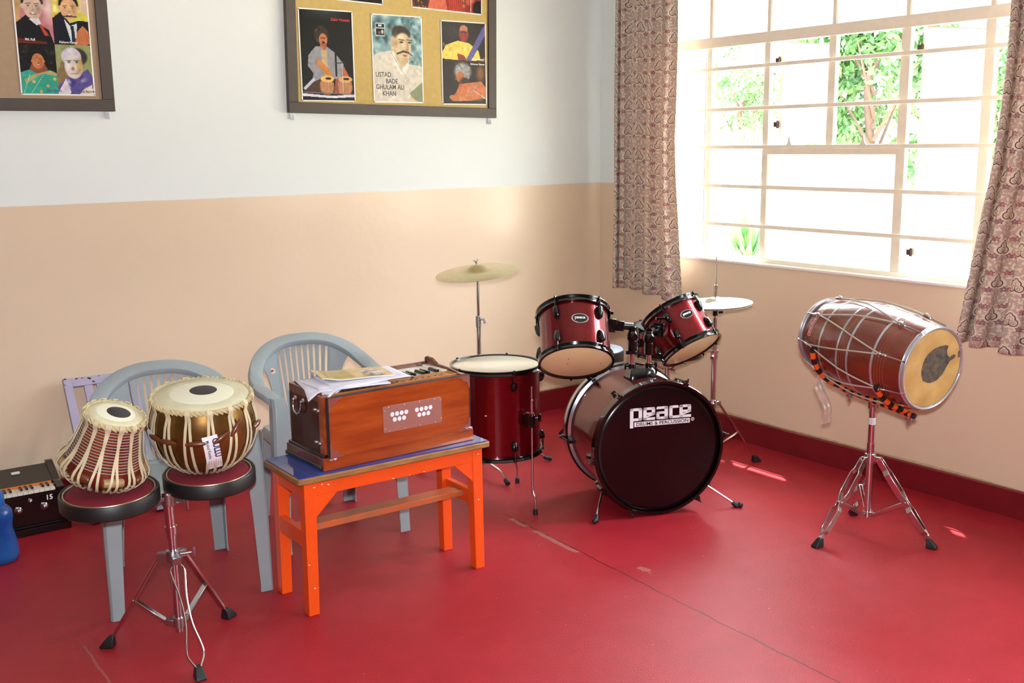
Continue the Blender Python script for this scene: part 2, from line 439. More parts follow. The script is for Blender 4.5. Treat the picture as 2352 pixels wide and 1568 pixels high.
for (ou, ov) in ((0, 0), (CW / 2, CHh / 2)):
    x, y = cell(ou, ov); ax = x.abs()
    o1, i1, in1, rad = medallion(x, y)
    f1 = flower(ax - .032, y + .034, .95) ; f2 = flower(ax - .033, y - .036, .85)
    lf = rad.gt(.012) * mott
    q = lambda p, s: s if p is None else p + s
    lines = q(lines, o1); pur = q(pur, f1); flr = q(flr, f2); leaf = lf if leaf is None else leaf * lf; inside = q(inside, i1)
cl = lambda e: E.op('MINIMUM', e, 1.0)
E.nt = nt
hatch = (((U + Vv).mod(.0055)).lt(.0015) + ((U - Vv).mod(.0055)).lt(.0015)) * .22
base = mixc(nt, cl(hatch), s2l((226, 214, 196)), s2l((184, 166, 150)))
base = mixc(nt, cl(leaf) * .5, base, s2l((136, 96, 98)))
base = mixc(nt, cl(pur) * .9, base, s2l((132, 98, 108)))
base = mixc(nt, cl(flr) * .9, base, s2l((160, 96, 98)))
base = mixc(nt, cl(inside) * .75, base, s2l((140, 96, 92)))
base = mixc(nt, cl(lines), base, s2l((78, 46, 50)))
nt.links.new(base, b.inputs['Base Color']); b.inputs['Roughness'].default_value = .8; b.inputs['Specular IOR Level'].default_value = .2
tr = nt.nodes.new('ShaderNodeBsdfTranslucent'); ms = nt.nodes.new('ShaderNodeMixShader'); ms.inputs[0].default_value = .13
nt.links.new(mixc(nt, .25, base, s2l((255, 190, 150))), tr.inputs[0])
nt.links.new(b.outputs[0], ms.inputs[1]); nt.links.new(tr.outputs[0], ms.inputs[2])
nt.links.new(ms.outputs[0], nt.nodes['Material Output'].inputs[0])
CURT = cm
ROD = mat('brown_curtain_rod', (90, 60, 45), .4, .2)
def curtain(y_far, y_near, zt, zb, folds, seed, shape, label, nx=260, nz_=90, warp=.62):
    """cloth hung in soft folds along the wall; y_far is its edge near the corner; shape(t, s) -> (dy, dx, dz)"""
    rr = random.Random(seed); vs = []; fs = []; uvs = []
    fl = 0.; prev = None; us = []
    ph = [rr.uniform(0, 6.28) for _ in range(6)]
    def pos(t, s):        # t 0..1 across (far->near), s 0 top ..1 bottom
        k = folds * ((t ** warp if warp < 1 else 1 - (1 - t) ** (1 / warp)) + .02 * math.sin(6.3 * t + ph[0]) + .012 * math.sin(4 * s + ph[1] + 5 * t))
        amp = .036 * (1.2 - .55 * (t if warp < 1 else 0)) * (1 + .25 * math.sin(9 * t + ph[2])) * (.75 + .35 * s)
        dy, dx, dz = shape(t, s)
        y = y_far + (y_near - y_far) * t + dy + .012 * math.sin(2 * PI * k * 2 + .6) * (.5 + .5 * s)
        x = -.085 - amp * math.sin(2 * PI * k) - .008 * math.sin(2 * PI * k * 2.1 + ph[3]) + dx
        return x, y, zt + (zb - zt) * s + dz * s
    u = 0.
    for i in range(nx + 1):
        p = pos(i / nx, .6)
        if prev: u += math.hypot(p[0] - prev[0], p[1] - prev[1])
        prev = p; us.append(u)
    for i in range(nx + 1):
        for j in range(nz_ + 1):
            vs.append(pos(i / nx, j / nz_))
    for i in range(nx):
        for j in range(nz_):
            a = i * (nz_ + 1) + j; fs.append((a, a + 1, a + nz_ + 2, a + nz_ + 1))
    m = MB().add(vs, fs)
    o = m.build('curtain', CURT, smooth=80, solid=.0012)
    me = o.data; L = me.uv_layers.new(name='UVMap')
    for p in me.polygons:
        for li, vi in zip(p.loop_indices, p.vertices):
            i, j = divmod(vi, nz_ + 1)
            L.data[li].uv = (us[i], (zt - zb) * (1 - j / nz_))
    return tag(o, label, 'curtain', 'window curtains')
def shp1(t, s):
    e = max(0, t - .55) / .45
    return (-(.02 * math.sin(PI * min(1, s * 1.5)) + .10 * max(0, s - .55) / .45) * e * t + .05 * math.exp(-((s - .15) / .12) ** 2) * 0, -.02 * e * s, .012 * math.sin(5 * t) - .02 * t)
curtain(-.275, -.715, 2.74, .762, 4.6, 4, shp1, 'floral patterned curtain bunched at the corner end of the window')
def shp2(t, s):
    w_ = 1 - t
    return (w_ * (.085 * (max(0, s - .62) / .38) ** 1.3 - .035 * math.sin(PI * min(1, s * 1.4))), -.05 * w_ * s, -.06 * t + .03 * w_)
curtain(-2.63, -3.32, 2.74, .735, 5.2, 9, shp2, 'floral patterned curtain at the right edge of the picture, beside the dhol drum')
rod = MB().tube([(-.085, -.05, 2.76), (-.085, -5.4, 2.76)], .012, 12)
for y in (-.06, -3.4, -5.35): rod.box(-.085, 0, y - .008, y + .008, 2.752, 2.768)
tag(rod.build('curtain_rod', ROD), 'long brown curtain rod on brackets above the windows', 'curtain rod')

# ================================================================== OUTSIDE
GROUND = mat('pale_dry_ground', (225, 215, 190), .9, var=.2, vscale=1)
struct(MB().box(.2, 40, -30, 25, -.6, -.45).build('trim_6', GROUND, smooth=0))
PLAST = mat('far_house_plaster', (240, 235, 225), .8); 
LEAFA = mat('tree_leaf', (34, 74, 30), .6, var=.5, vscale=2, var2=(62, 96, 44))
BARK = mat('tree_bark', (74, 56, 44), .9, var=.3)
def tree(x, y, h, r, n, seed, label, leaf=.16):
    rr = random.Random(seed)
    t = thing('leafy_tree', label, 'tree', T(x, y, -.45), 'trees outside the window')
    tk = MB().tube(catmull([(0, 0, 0), (.1, .05, h * .3), (-.05, .1, h * .55), (.05, 0, h * .62)], 4), [.09 - .005 * i for i in range(13)], 10)
    for k in range(7):
        a = k * 2.4; tk.tube([(0, 0, h * (.35 + .03 * k)), (r * .5 * math.cos(a), r * .5 * math.sin(a), h * (.55 + .03 * k))], [.03, .01], 6)
    tk.build('trunk', BARK, t)
    m = MB(); vs = []; fs = []
    cl_ = [(rr.gauss(0, r * .45), rr.gauss(0, r * .45), h * .64 + rr.gauss(0, r * .50), rr.uniform(.35, .65) * r * .6) for _ in range(26)]
    for i in range(n):
        c = rr.choice(cl_); d = Vector((rr.gauss(0, 1), rr.gauss(0, 1), rr.gauss(0, 1))).normalized() * c[3] * rr.random() ** .4
        p = Vector(c[:3]) + d; s_ = leaf * rr.uniform(.6, 1.2)
        ax = Vector((rr.gauss(0, 1), rr.gauss(0, 1), rr.gauss(0, 1) - .8)).normalized(); bx = ax.cross(Vector((rr.random(), rr.random(), rr.random()))).normalized()
        k = len(vs); vs += [p, p + ax * s_ * .5 + bx * s_ * .2, p + ax * s_, p + ax * s_ * .5 - bx * s_ * .2]; fs.append((k, k + 1, k + 2, k + 3))
    m.add(vs, fs).build('foliage', LEAFA, t, smooth=0)
tree(8.3, 4.0, 5.0, 1.2, 9000, 1, 'leafy green tree seen through the open middle panes')
tree(7.6, 1.75, 4.0, .75, 2600, 2, 'narrow green tree seen beside the right curtain', .14)
tree(11.5, 9.2, 4.6, .9, 1500, 8, 'light leafy tree seen through the second pane column')
# small shrubs and bamboo fence
def shrub(x, y, z0, s, seed, label):
    rr = random.Random(seed); m = MB()
    for k in range(60):
        a = rr.uniform(0, 2 * PI); e = rr.uniform(.3, 1.4); L = s * rr.uniform(.6, 1)
        d = Vector((math.cos(a) * math.cos(e), math.sin(a) * math.cos(e), math.sin(e)))
        q = d.cross(Vector((0, 0, 1))).normalized() * L * .07
        m.add([d * L * .1, d * L * .5 + q, d * L, d * L * .5 - q], [(0, 1, 2, 3)])
    o = m.build('shrub', LEAFA, smooth=0, world=T(x, y, z0)); tag(o, label, 'shrub')
shrub(6.0, 4.15, .0, .95, 3, 'small spiky shrub low outside the second pane column')
FEN = mat('bamboo_fence', (190, 140, 90), .7, var=.2)
ft = MB()
for k in range(14): ft.tube([(0, k * .075, 0), (0, k * .075 + .01, 2.25 + .04 * math.sin(k * 2.1))], .022, 6)
ft.bar((-.03, -.05, .7), (-.03, 1.05, .7), .03, .04).bar((-.03, -.05, 1.9), (-.03, 1.05, 1.9), .03, .04)
tag(ft.build('bamboo_fence', FEN, world=T(9.0, 6.6, -.45)), 'low brown bamboo fence out in the garden beyond the window', 'fence')
hs = thing('garden_house', 'pale low house far behind the trees outside', 'house', T(16, 4, -.45))
MB().box(0, 4, -7, 7, 0, 1.9).build('wall', PLAST, hs, smooth=0)
MB().box(-.3, 4.3, -7.3, 7.3, 1.9, 2.05).build('roof', mat('pink_roof_edge', (225, 170, 160), .8), hs, smooth=0)
# ================================================================== PICTURE BOARDS AND POSTERS
FRAMEB = mat('dark_brown_board_frame', (66, 56, 50), .55, var=.12, vscale=12)
KHAKI = mat('khaki_board_cloth', (178, 152, 92), .85, var=.1, vscale=40)
TAUPE = mat('taupe_board_cloth', (158, 134, 110), .85, var=.08, vscale=40)
CLIP = mat('clear_plastic_clip', (225, 228, 230), .15, alpha=.75)
PIN = mat('pin_head', (170, 165, 155), .3, .8)
def art_material():
    m = bpy.data.materials.new('printed_paper'); m.use_nodes = True; nt = m.node_tree
    a = nt.nodes.new('ShaderNodeVertexColor'); a.layer_name = 'print'
    b = nt.nodes['Principled BSDF']; nt.links.new(a.outputs[0], b.inputs['Base Color']); b.inputs['Roughness'].default_value = .4; b.inputs['Specular IOR Level'].default_value = .2
    return m
PRINT = art_material()
PAPERW = mat('white_paper', (238, 238, 236), .6)
class Art:
    """small painter for printed pictures; u to the right, v downward, both 0..1"""
    def __init__(s, w, h, bg, cell=.0023):
        s.w, s.h = w, h; s.nx = int(w / cell); s.ny = int(h / cell)
        s.U, s.V = np.meshgrid((np.arange(s.nx) + .5) / s.nx, (np.arange(s.ny) + .5) / s.ny)
        s.img = np.zeros((s.ny, s.nx, 3)); s.img[:] = bg; s.r = np.random.RandomState(int(w * 997 + h * 131) % 9999); s.asp = h / w
    def put(s, a, col): a = np.clip(a, 0, 1)[..., None]; s.img = s.img * (1 - a) + np.array(col, float) * a
    def ell(s, cx, cy, rx, ry, col, rot=0, soft=.12, op=1):
        x = (s.U - cx); y = (s.V - cy) * s.asp; c, q = math.cos(math.radians(rot)), math.sin(math.radians(rot))
        X, Y = (x * c + y * q) / rx, (-x * q + y * c) / (ry * s.asp)
        s.put((1 - np.sqrt(X * X + Y * Y)) / soft * op if soft else (X * X + Y * Y < 1) * op, col)
    def poly(s, pts, col, op=1):
        ins = np.zeros_like(s.U, bool); n = len(pts)
        for i in range(n):
            (x1, y1), (x2, y2) = pts[i], pts[(i + 1) % n]
            if y1 == y2: continue
            c = ((s.V >= min(y1, y2)) & (s.V < max(y1, y2))) & (s.U < x1 + (s.V - y1) * (x2 - x1) / (y2 - y1)); ins ^= c
        s.put(ins * op, col)
    def line(s, a, b, w, col, op=1):
        ax, ay, bx, by = a[0], a[1] * s.asp, b[0], b[1] * s.asp
        x, y = s.U, s.V * s.asp; dx, dy = bx - ax, by - ay; t = np.clip(((x - ax) * dx + (y - ay) * dy) / (dx * dx + dy * dy + 1e-9), 0, 1)
        d = np.hypot(x - ax - t * dx, y - ay - t * dy); s.put((w - d) / .008 * op, col)
    def mottle(s, n, colA, area, rmin, rmax, op=.5):
        for _ in range(n):
            r = s.r.uniform(rmin, rmax); s.ell(s.r.uniform(area[0], area[2]), s.r.uniform(area[1], area[3]), r, r * s.r.uniform(.5, 1) / s.asp, colA[s.r.randint(len(colA))], s.r.uniform(0, 180), .6, op)
    def mesh(s, M, border=.006):
        ys, xs = s.ny, s.nx; vs = [(-s.w / 2 + s.w * i / xs, 0, s.h / 2 - s.h * j / ys) for j in range(ys + 1) for i in range(xs + 1)]
        fs = [(j * (xs + 1) + i, (j + 1) * (xs + 1) + i, (j + 1) * (xs + 1) + i + 1, j * (xs + 1) + i + 1) for j in range(ys) for i in range(xs)]
        m = MB(); m.add(vs, fs, T(0, -.0012, 0), 0)
        m.box(-s.w / 2 - border, s.w / 2 + border, -.0008, .0002, -s.h / 2 - border, s.h / 2 + border, mi=1)
        for (x, z) in ((-1, -1), (1, -1), (-1, 1), (1, 1)):
            m.sphere((x * (s.w / 2 + border * .2), -.001, z * (s.h / 2 + border * .2)), .0035, mi=2, n=8)
        o = m.build('poster', [PRINT, PAPERW, PIN], smooth=0, world=M)
        ca = o.data.color_attributes.new('print', 'FLOAT_COLOR', 'CORNER')
        g_ = s.img.mean(axis=2, keepdims=True); im = (g_ + (s.img - g_) * .84) * .93
        # soft mottling of the print, like brushwork and grain
        nz_ = s.r.normal(0, 1, (s.ny // 6 + 2, s.nx // 6 + 2)); big_ = np.kron(nz_, np.ones((6, 6)))[:s.ny, :s.nx]
        big_ = (big_ + np.roll(big_, 3, 0) + np.roll(big_, 3, 1) + np.roll(big_, (3, 3), (0, 1))) / 4
        im = im * (1 + .045 * big_[..., None]) + s.r.normal(0, 3, s.img.shape)
        col = np.array([s2l(tuple(c)) for c in np.clip(im, 0, 255).reshape(-1, 3)])
        arr = np.ones((len(o.data.loops), 4)); arr[:len(fs) * 4, :3] = np.repeat(col, 4, axis=0)
        ca.data.foreach_set('color', arr.ravel()); return o
def letter(parent, body, size, x, z, col, bold=0., name='lettering', align='LEFT', sx=1.):
    vs, fs = text_geo(body, size, .0001, align, bold, sx)
    m = MB(); m.add(vs, fs, T(x, -.0018, z) @ RX(90))
    return m.build(name, col, parent, smooth=0)
INKW, INKR, INKK, INKB = mat('white_ink', (235, 235, 235), .5), mat('red_ink', (190, 25, 30), .5), mat('grey_ink', (62, 58, 54), .5), mat('blue_ink', (60, 50, 110), .5)
def face(a, cx, cy, r, skin, hair, smile=True, dark=(40, 28, 24), turn=0., ry=1.28):
    k = 1 / a.asp
    a.ell(cx, cy - r * .35 * k, r * 1.18, r * 1.35 * k, hair)
    a.ell(cx - r * 1.02, cy + r * .05 * k, r * .18, r * .3 * k, skin); a.ell(cx + r * 1.02, cy + r * .05 * k, r * .18, r * .3 * k, skin)
    a.ell(cx, cy + r * .12 * k, r, r * ry * k, skin, soft=.08)
    sh = tuple(c * .78 for c in skin)
    a.ell(cx + r * .55, cy + r * .25 * k, r * .4, r * .95 * k, sh, soft=.7, op=.6)
    for sx in (-.42, .42):
        ex = cx + (sx + turn) * r
        a.ell(ex, cy + r * .02 * k, r * .24, r * .16 * k, sh, soft=.8, op=.7); a.ell(ex, cy - r * .02 * k, r * .14, r * .055 * k, (214, 204, 192)); a.ell(ex, cy - r * .02 * k, r * .07, r * .07 * k, dark); a.line((ex - r * .16, cy - r * .07 * k), (ex + r * .16, cy - r * .07 * k), r * .03, dark)
        a.line((ex - r * .22, cy - r * .22 * k), (ex + r * .22, cy - r * .26 * k), r * .06, dark)
    a.line((cx + turn * r, cy), (cx + (turn + .06) * r, cy + r * .38 * k), r * .06, sh, .8)
    a.ell(cx + (turn + .04) * r, cy + r * .42 * k, r * .17, r * .10 * k, sh)
    if smile: a.ell(cx + turn * r, cy + r * .78 * k, r * .38, r * .13 * k, (130, 50, 45)); a.ell(cx + turn * r, cy + r * .74 * k, r * .30, r * .07 * k, (240, 232, 222))
    else: a.line((cx + (turn - .28) * r, cy + r * .76 * k), (cx + (turn + .28) * r, cy + r * .76 * k), r * .06, (140, 70, 62))

B1 = T(-2.053, 0, 1.785) @ RY(1.0)              # big board, hung a little out of level
def board(name, M, w, h, cloth, label, strip=.052):
    t = thing(name, label, 'display board', M @ T(w / 2, -.002, 0))
    MB().box(-w / 2 + .02, w / 2 - .02, -.022, -.004, .02, h - .02).build('panel', cloth, t, smooth=0)
    f = MB(); s_ = strip
    f.box(-w / 2, w / 2, -.034, -.001, 0, s_).box(-w / 2, w / 2, -.034, -.001, h - s_, h)
    f.box(-w / 2, -w / 2 + s_, -.0335, -.001, s_, h - s_).box(w / 2 - s_, w / 2, -.0335, -.001, s_, h - s_)
    f.build('frame', FRAMEB, t, smooth=0, bevel=.002)
    for x in (-w / 2 + .02, w / 2 - .035):
        c = MB().box(x - .005, x + .012, -.006, -.001, -.03, .004).tube([(x - .004, -.006, -.012), (x - .004, -.014, -.032), (x + .010, -.014, -.032), (x + .010, -.006, -.012)], .003, 6)
        c.sphere((x + .004, -.012, -.030), .005, n=8)
        c.build('clip', CLIP, t)
    return t
board('display_board', B1, 1.255, 1.02, KHAKI, 'brown framed khaki display board on the white wall holding five music posters')
B2 = T(-4.15, 0, 1.785)
board('display_board', B2, 1.255, 1.02, TAUPE, 'brown framed taupe display board at the top left with a four portrait poster')
def on1(x, z): return T(x, -.0265, z)
# A: tabla player
a = Art(.288, .438, (14, 12, 14))
a.ell(.5, .0, .5, .12, (60, 70, 72), soft=.9, op=.7)
a.ell(.40, .27, .155, .115, (50, 38, 26), soft=.25); a.mottle(40, [(90, 76, 44), (20, 14, 12)], (.28, .17, .52, .36), .012, .03, .6)
a.ell(.43, .325, .085, .075, (190, 104, 60)); a.ell(.43, .40, .07, .05, (170, 90, 50)); a.ell(.435, .355, .03, .014, (70, 24, 20)); a.line((.39, .305), (.47, .305), .012, (60, 30, 20))
a.poly([(.28, .40), (.40, .40), (.43, .46), (.50, .40), (.64, .46), (.80, .58), (.84, .70), (.66, .76), (.34, .76), (.18, .82), (.22, .70), (.12, .62), (.14, .50)], (138, 138, 146))
a.poly([(.38, .44), (.50, .44), (.50, .72), (.44, .74), (.40, .6)], (205, 170, 110), .8)
a.poly([(.30, .52), (.55, .66), (.60, .74), (.50, .74), (.28, .60)], (200, 120, 56)); a.poly([(.80, .60), (.92, .74), (.76, .76)], (190, 90, 50))
a.poly([(.20, .80), (.36, .76), (.44, .86), (.36, .93), (.06, .93), (.08, .86)], (74, 48, 30)); a.line((.05, .87), (.22, .77), .03, (190, 195, 215))
a.poly([(.64, .76), (.9, .74), (.8, .92), (.6, .92)], (150, 70, 50))
for (cx, cy, sx_, hc) in ((.47, .80, .15, (230, 176, 90)), (.82, .80, .16, (224, 160, 80))):
    a.ell(cx, cy + .05, sx_, .10, (172, 96, 48)); a.ell(cx + .01, cy - .04, sx_ * .93, .04, hc); a.ell(cx + .03, cy - .045, sx_ * .4, .016, (40, 26, 20))
    for k in range(9): a.line((cx - sx_ * .8 + k * sx_ * .2, cy - .01), (cx - sx_ * .6 + k * sx_ * .16, cy + .12), .007, (238, 214, 160))
a.line((.66, .44), (.66, .72), .022, (20, 18, 20)); a.line((.78, .58), (.78, .92), .008, (190, 190, 195)); a.line((.66, .58), (.84, .57), .012, (40, 40, 44))
a.poly([(0, .925), (.55, .95), (1, .93), (1, .96), (.55, .975), (0, .955)], (226, 222, 240)); a.line((0, .91), (1, .93), .012, (110, 110, 130))
pA = tag(a.mesh(on1(-1.829, 2.067)), 'poster of a curly haired tabla player on black, leftmost of the lower row', 'poster')
letter(pA, 'Zakir Hussain', .019, .026, .172, INKR, .0003)
# B: painted portrait
b_ = Art(.292, .436, (120, 156, 160))
b_.mottle(130, [(60, 96, 104), (170, 200, 205), (190, 215, 220), (84, 130, 138), (40, 66, 72)], (0, 0, 1, .55), .03, .11, .5)
b_.poly([(0, .5), (.06, .44), (.36, .40), (.42, .52), (.70, .55), (1, .58), (1, 1), (0, 1)], (216, 206, 188))
b_.mottle(60, [(226, 214, 176), (204, 192, 180), (190, 190, 190), (230, 222, 206)], (0, .5, 1, 1), .03, .09, .4)
b_.poly([(.38, .30), (.36, .45), (.58, .60), (.72, .52), (.78, .40), (.78, .24), (.60, .18), (.42, .22)], (206, 178, 138))
b_.ell(.585, .33, .205, .19, (208, 182, 142)); b_.ell(.58, .195, .215, .095, (62, 52, 42), rot=8, soft=.2); b_.ell(.61, .30, .165, .12, (208, 182, 142), soft=.2)
b_.ell(.40, .30, .05, .06, (196, 158, 118)); b_.ell(.47, .31, .09, .14, (170, 140, 104), soft=.8, op=.6)
for ex in (.58, .75): b_.ell(ex, .30, .042, .013, (80, 68, 52)); b_.line((ex - .05, .268), (ex + .05, .276), .012, (74, 58, 42))
b_.line((.70, .30), (.72, .38), .012, (170, 138, 100)); b_.ell(.70, .385, .04, .018, (180, 140, 100))
b_.ell(.70, .34, .05, .12, (170, 138, 104), soft=.9, op=.5); b_.ell(.52, .42, .07, .07, (226, 204, 166), soft=.8, op=.6); b_.ell(.56, .245, .12, .03, (226, 204, 168), soft=.8, op=.7)
b_.line((.49, .435), (.62, .405), .02, (70, 62, 50)); b_.line((.62, .405), (.72, .42), .022, (66, 56, 46)); b_.line((.72, .42), (.80, .455), .014, (74, 62, 50))
b_.ell(.65, .455, .05, .014, (166, 96, 78)); b_.ell(.64, .50, .08, .03, (196, 166, 122), soft=.5)
b_.poly([(.34, .40), (.42, .42), (.56, .62), (.66, .56), (.74, .50), (.70, .62), (.62, .68), (.50, .66)], (232, 226, 210)); b_.line((.36, .42), (.60, .66), .008, (130, 136, 136)); b_.line((.62, .66), (.78, .94), .006, (170, 160, 140))
b_.poly([(.72, .90), (1, .76), (1, 1), (.84, 1)], (132, 140, 104)); 
for k in range(6): b_.line((.78 + k * .04, .86 - k * .015), (.98, .99 - k * .03), .006, (90, 100, 70))
b_.poly([(.74, .94), (.9, 1), (.74, 1)], (214, 186, 120))
b_.poly([(.06, .09), (.25, .09), (.25, .245), (.06, .245)], (200, 212, 212)); b_.poly([(.075, .10), (.235, .10), (.235, .145), (.075, .145)], (24, 26, 28)); b_.poly([(.075, .155), (.235, .155), (.235, .235), (.075, .235)], (30, 28, 30))
b_.ell(.14, .20, .03, .018, (120, 80, 70)); b_.ell(.20, .19, .026, .026, (190, 190, 190)); b_.poly([(.08, .222), (.23, .222), (.23, .235), (.08, .235)], (90, 76, 78))
pB = tag(b_.mesh(on1(-1.421, 2.064)), 'painted portrait poster of a man with a curled moustache, middle of the lower row', 'poster')
for s_, x, z in (('USTAD', -.137, -.092), ('BADE', -.078, -.125), ('GHULAM ALI', -.137, -.155), ('KHAN', -.10, -.188)):
    letter(pB, s_, .034, x, z, INKK, .0006, sx=.86)
letter(pB, 'EMI', .013, -.112, .1615, INKW, .0004)
# C: two musicians
c_ = Art(.282, .432, (48, 44, 42))
c_.ell(.3, .1, .5, .2, (72, 68, 66), soft=.9, op=.7); c_.ell(.5, .14, .115, .11, (150, 62, 40)); c_.ell(.5, .08, .10, .05, (190, 120, 84)); c_.ell(.5, .115, .07, .018, (110, 60, 110), op=.7); c_.ell(.51, .185, .04, .02, (170, 60, 70)); c_.line((.44, .115), (.56, .12), .01, (50, 24, 40))
c_.poly([(0, .37), (.10, .28), (.36, .225), (.62, .25), (.84, .34), (.88, .44), (.78, .465), (.3, .46), (0, .45)], (232, 206, 84)); c_.mottle(18, [(240, 226, 130), (200, 160, 50)], (.02, .25, .6, .44), .02, .06, .4)
c_.poly([(.34, .38), (.50, .40), (.56, .46), (.36, .465)], (150, 62, 46))
c_.poly([(.54, .46), (.93, .06), (1, .02), (1, .14), (.66, .47)], (92, 84, 150))
for k in range(12): c_.line((.62 + k * .034, .395 - k * .032), (.68 + k * .032, .425 - k * .032), .004, (214, 208, 226))
c_.poly([(.86, .45), (1, .41), (1, .49), (.8, .49)], (120, 80, 40))
c_.poly([(0, .485), (1, .475), (1, 1), (0, 1)], (50, 42, 40)); c_.ell(.88, .62, .14, .14, (140, 90, 50), soft=.6, op=.8); c_.line((0, .48), (1, .475), .006, (120, 60, 40))
c_.ell(.46, .60, .23, .13, (150, 148, 144), soft=.35); c_.mottle(40, [(190, 188, 184), (110, 106, 102)], (.28, .5, .62, .70), .015, .04, .5)
c_.ell(.40, .67, .10, .07, (184, 100, 54)); c_.line((.33, .68), (.30, .70), .012, (150, 70, 36)); c_.ell(.5, .73, .14, .07, (60, 50, 46), soft=.4)
c_.poly([(.38, .76), (.60, .74), (.90, .72), (1, .80), (1, .93), (.6, .96), (.28, .97), (.16, .95), (.3, .86)], (208, 112, 64)); c_.mottle(24, [(224, 150, 90), (180, 80, 44)], (.3, .76, .95, .94), .02, .07, .4)
c_.ell(.22, .92, .08, .03, (196, 110, 60)); c_.ell(.62, .93, .07, .025, (190, 100, 60)); c_.line((.2, .965), (.9, .955), .007, (210, 160, 90)); c_.line((.58, .90), (.80, .76), .012, (160, 160, 165)); c_.line((.70, .83), (1, .94), .010, (210, 205, 200)); c_.line((.86, .88), (.87, 1), .008, (60, 60, 64))
pC = tag(c_.mesh(on1(-1.004, 2.056)), 'poster of a sitar player above a grey haired musician, rightmost of the lower row', 'poster')
letter(pC, 'Pt. Ravi Shankar', .0125, .050, .0195, INKW, .0003); letter(pC, 'Shivkumar Sharma', .0125, .040, -.006, INKW, .0003)
# D, E: upper row, mostly above the picture
d_ = Art(.438, .29, (150, 34, 26)); d_.mottle(160, [(206, 70, 40), (226, 120, 70), (120, 20, 24), (216, 92, 60), (190, 150, 90), (90, 16, 20)], (0, .0, 1, 1), .02, .07, .55)
d_.ell(.12, .88, .16, .2, (70, 40, 26), soft=.5); d_.mottle(40, [(30, 20, 16), (190, 150, 80)], (.0, .75, .22, 1), .006, .02, .7)
d_.poly([(.22, 1), (.30, .5), (.42, .45), (.50, 1)], (214, 96, 66)); d_.poly([(.50, 1), (.52, .4), (.64, .4), (.74, 1)], (176, 40, 30)); d_.line((.84, .5), (.845, 1), .008, (210, 205, 200)); d_.ell(.96, .92, .09, .16, (26, 16, 18))
for k in range(8): d_.line((.5 + k * .03, .5), (.54 + k * .03, 1), .004, (230, 180, 100))
face(d_, .38, .24, .07, (190, 120, 90), (30, 20, 18)); face(d_, .60, .22, .07, (196, 126, 92), (30, 20, 18))
tag(d_.mesh(T(-1.101, -.0265, 2.475) @ RY(1.8)), 'red and orange stage costume poster in the upper row, partly cut by the picture edge', 'poster')
e_ = Art(.438, .29, (18, 16, 14)); e_.ell(.42, .96, .20, .10, (200, 210, 150), soft=.3); e_.ell(.50, .97, .05, .05, (90, 130, 60)); e_.mottle(30, [(80, 40, 30), (30, 26, 40)], (0, 0, 1, .8), .04, .1, .5)
tag(e_.mesh(T(-1.72, -.0265, 2.490) @ RY(1.8)), 'dark poster in the upper row of the khaki board, almost out of the picture', 'poster')
# F: four portraits
f_ = Art(.296, .420, (20, 18, 20)); k = 1 / f_.asp
def pane(u0, v0, u1, v1, bg): f_.poly([(u0, v0), (u1, v0), (u1, v1), (u0, v1)], bg)
pane(0, 0, .5, .5, (196, 112, 120)); f_.ell(.46, .14, .12, .2, (230, 200, 200), soft=.9); f_.poly([(0, 0), (.1, 0), (.05, .3), (0, .36)], (200, 170, 80), .7)
f_.poly([(0, .30), (.14, .22), (.30, .30), (.44, .36), (.5, .5), (0, .5)], (16, 14, 20)); f_.poly([(.18, .26), (.28, .32), (.34, .30), (.30, .22)], (225, 225, 235)); f_.poly([(.30, .30), (.36, .33), (.44, .42), (.38, .42)], (196, 60, 30)); f_.poly([(0, .45), (.4, .48), (.4, .5), (0, .5)], (110, 30, 20))
face(f_, .24, .13, .135, (206, 172, 150), (40, 34, 34))
pane(.5, 0, 1, .5, (212, 208, 70)); f_.mottle(12, [(240, 236, 160), (200, 120, 60)], (.5, 0, .65, .3), .03, .08, .5); f_.poly([(.9, 0), (1, 0), (1, .2), (.9, .16)], (226, 190, 160))
f_.poly([(.5, .24), (.62, .17), (.74, .28), (.88, .25), (1, .26), (1, .5), (.5, .5)], (18, 20, 34)); f_.poly([(.66, .24), (.74, .31), (.84, .28), (.82, .42), (.74, .48)], (214, 220, 226)); f_.poly([(.745, .31), (.79, .31), (.80, .48), (.75, .48)], (20, 40, 60))
face(f_, .74, .13, .125, (224, 168, 116), (30, 22, 24)); f_.line((.66, .215), (.84, .215), .012, (60, 40, 34)); f_.poly([(.78, .5), (.84, .36), (.92, .30), (.99, .36), (1, .48), (.95, .5)], (200, 110, 60)); 
for q in range(4): f_.line((.84 + q * .035, .36), (.86 + q * .035, .46), .006, (150, 66, 30))
pane(0, .5, .5, 1, (22, 18, 16)); f_.mottle(10, [(110, 60, 30), (60, 90, 60)], (0, .5, .5, .7), .03, .06, .4); f_.ell(.25, .64, .15, .13, (16, 12, 12)); f_.poly([(.16, .70), (.34, .70), (.40, .80), (.10, .80)], (150, 76, 46))
f_.poly([(0, .79), (.12, .76), (.24, .80), (.40, .76), (.5, .80), (.5, 1), (0, 1)], (40, 168, 142)); f_.poly([(.04, .86), (.20, .80), (.42, .765), (.5, .79), (.5, .82), (.30, .80), (.06, .90)], (206, 166, 96), .8)
face(f_, .25, .665, .088, (206, 118, 62), (18, 12, 12)); f_.poly([(.25, .585), (.20, .60), (.165, .65), (.15, .70), (.14, .60), (.20, .55), (.30, .55), (.36, .60), (.35, .70), (.335, .65), (.30, .60)], (18, 12, 12)); f_.mottle(8, [(60, 40, 34)], (.15, .55, .35, .6), .01, .02, .4); f_.ell(.24, .635, .008, .006, (120, 20, 20))
for (x, y) in ((.17, .88), (.36, .92), (.26, .98), (.46, .85)): f_.ell(x, y, .024, .018, (214, 176, 100))
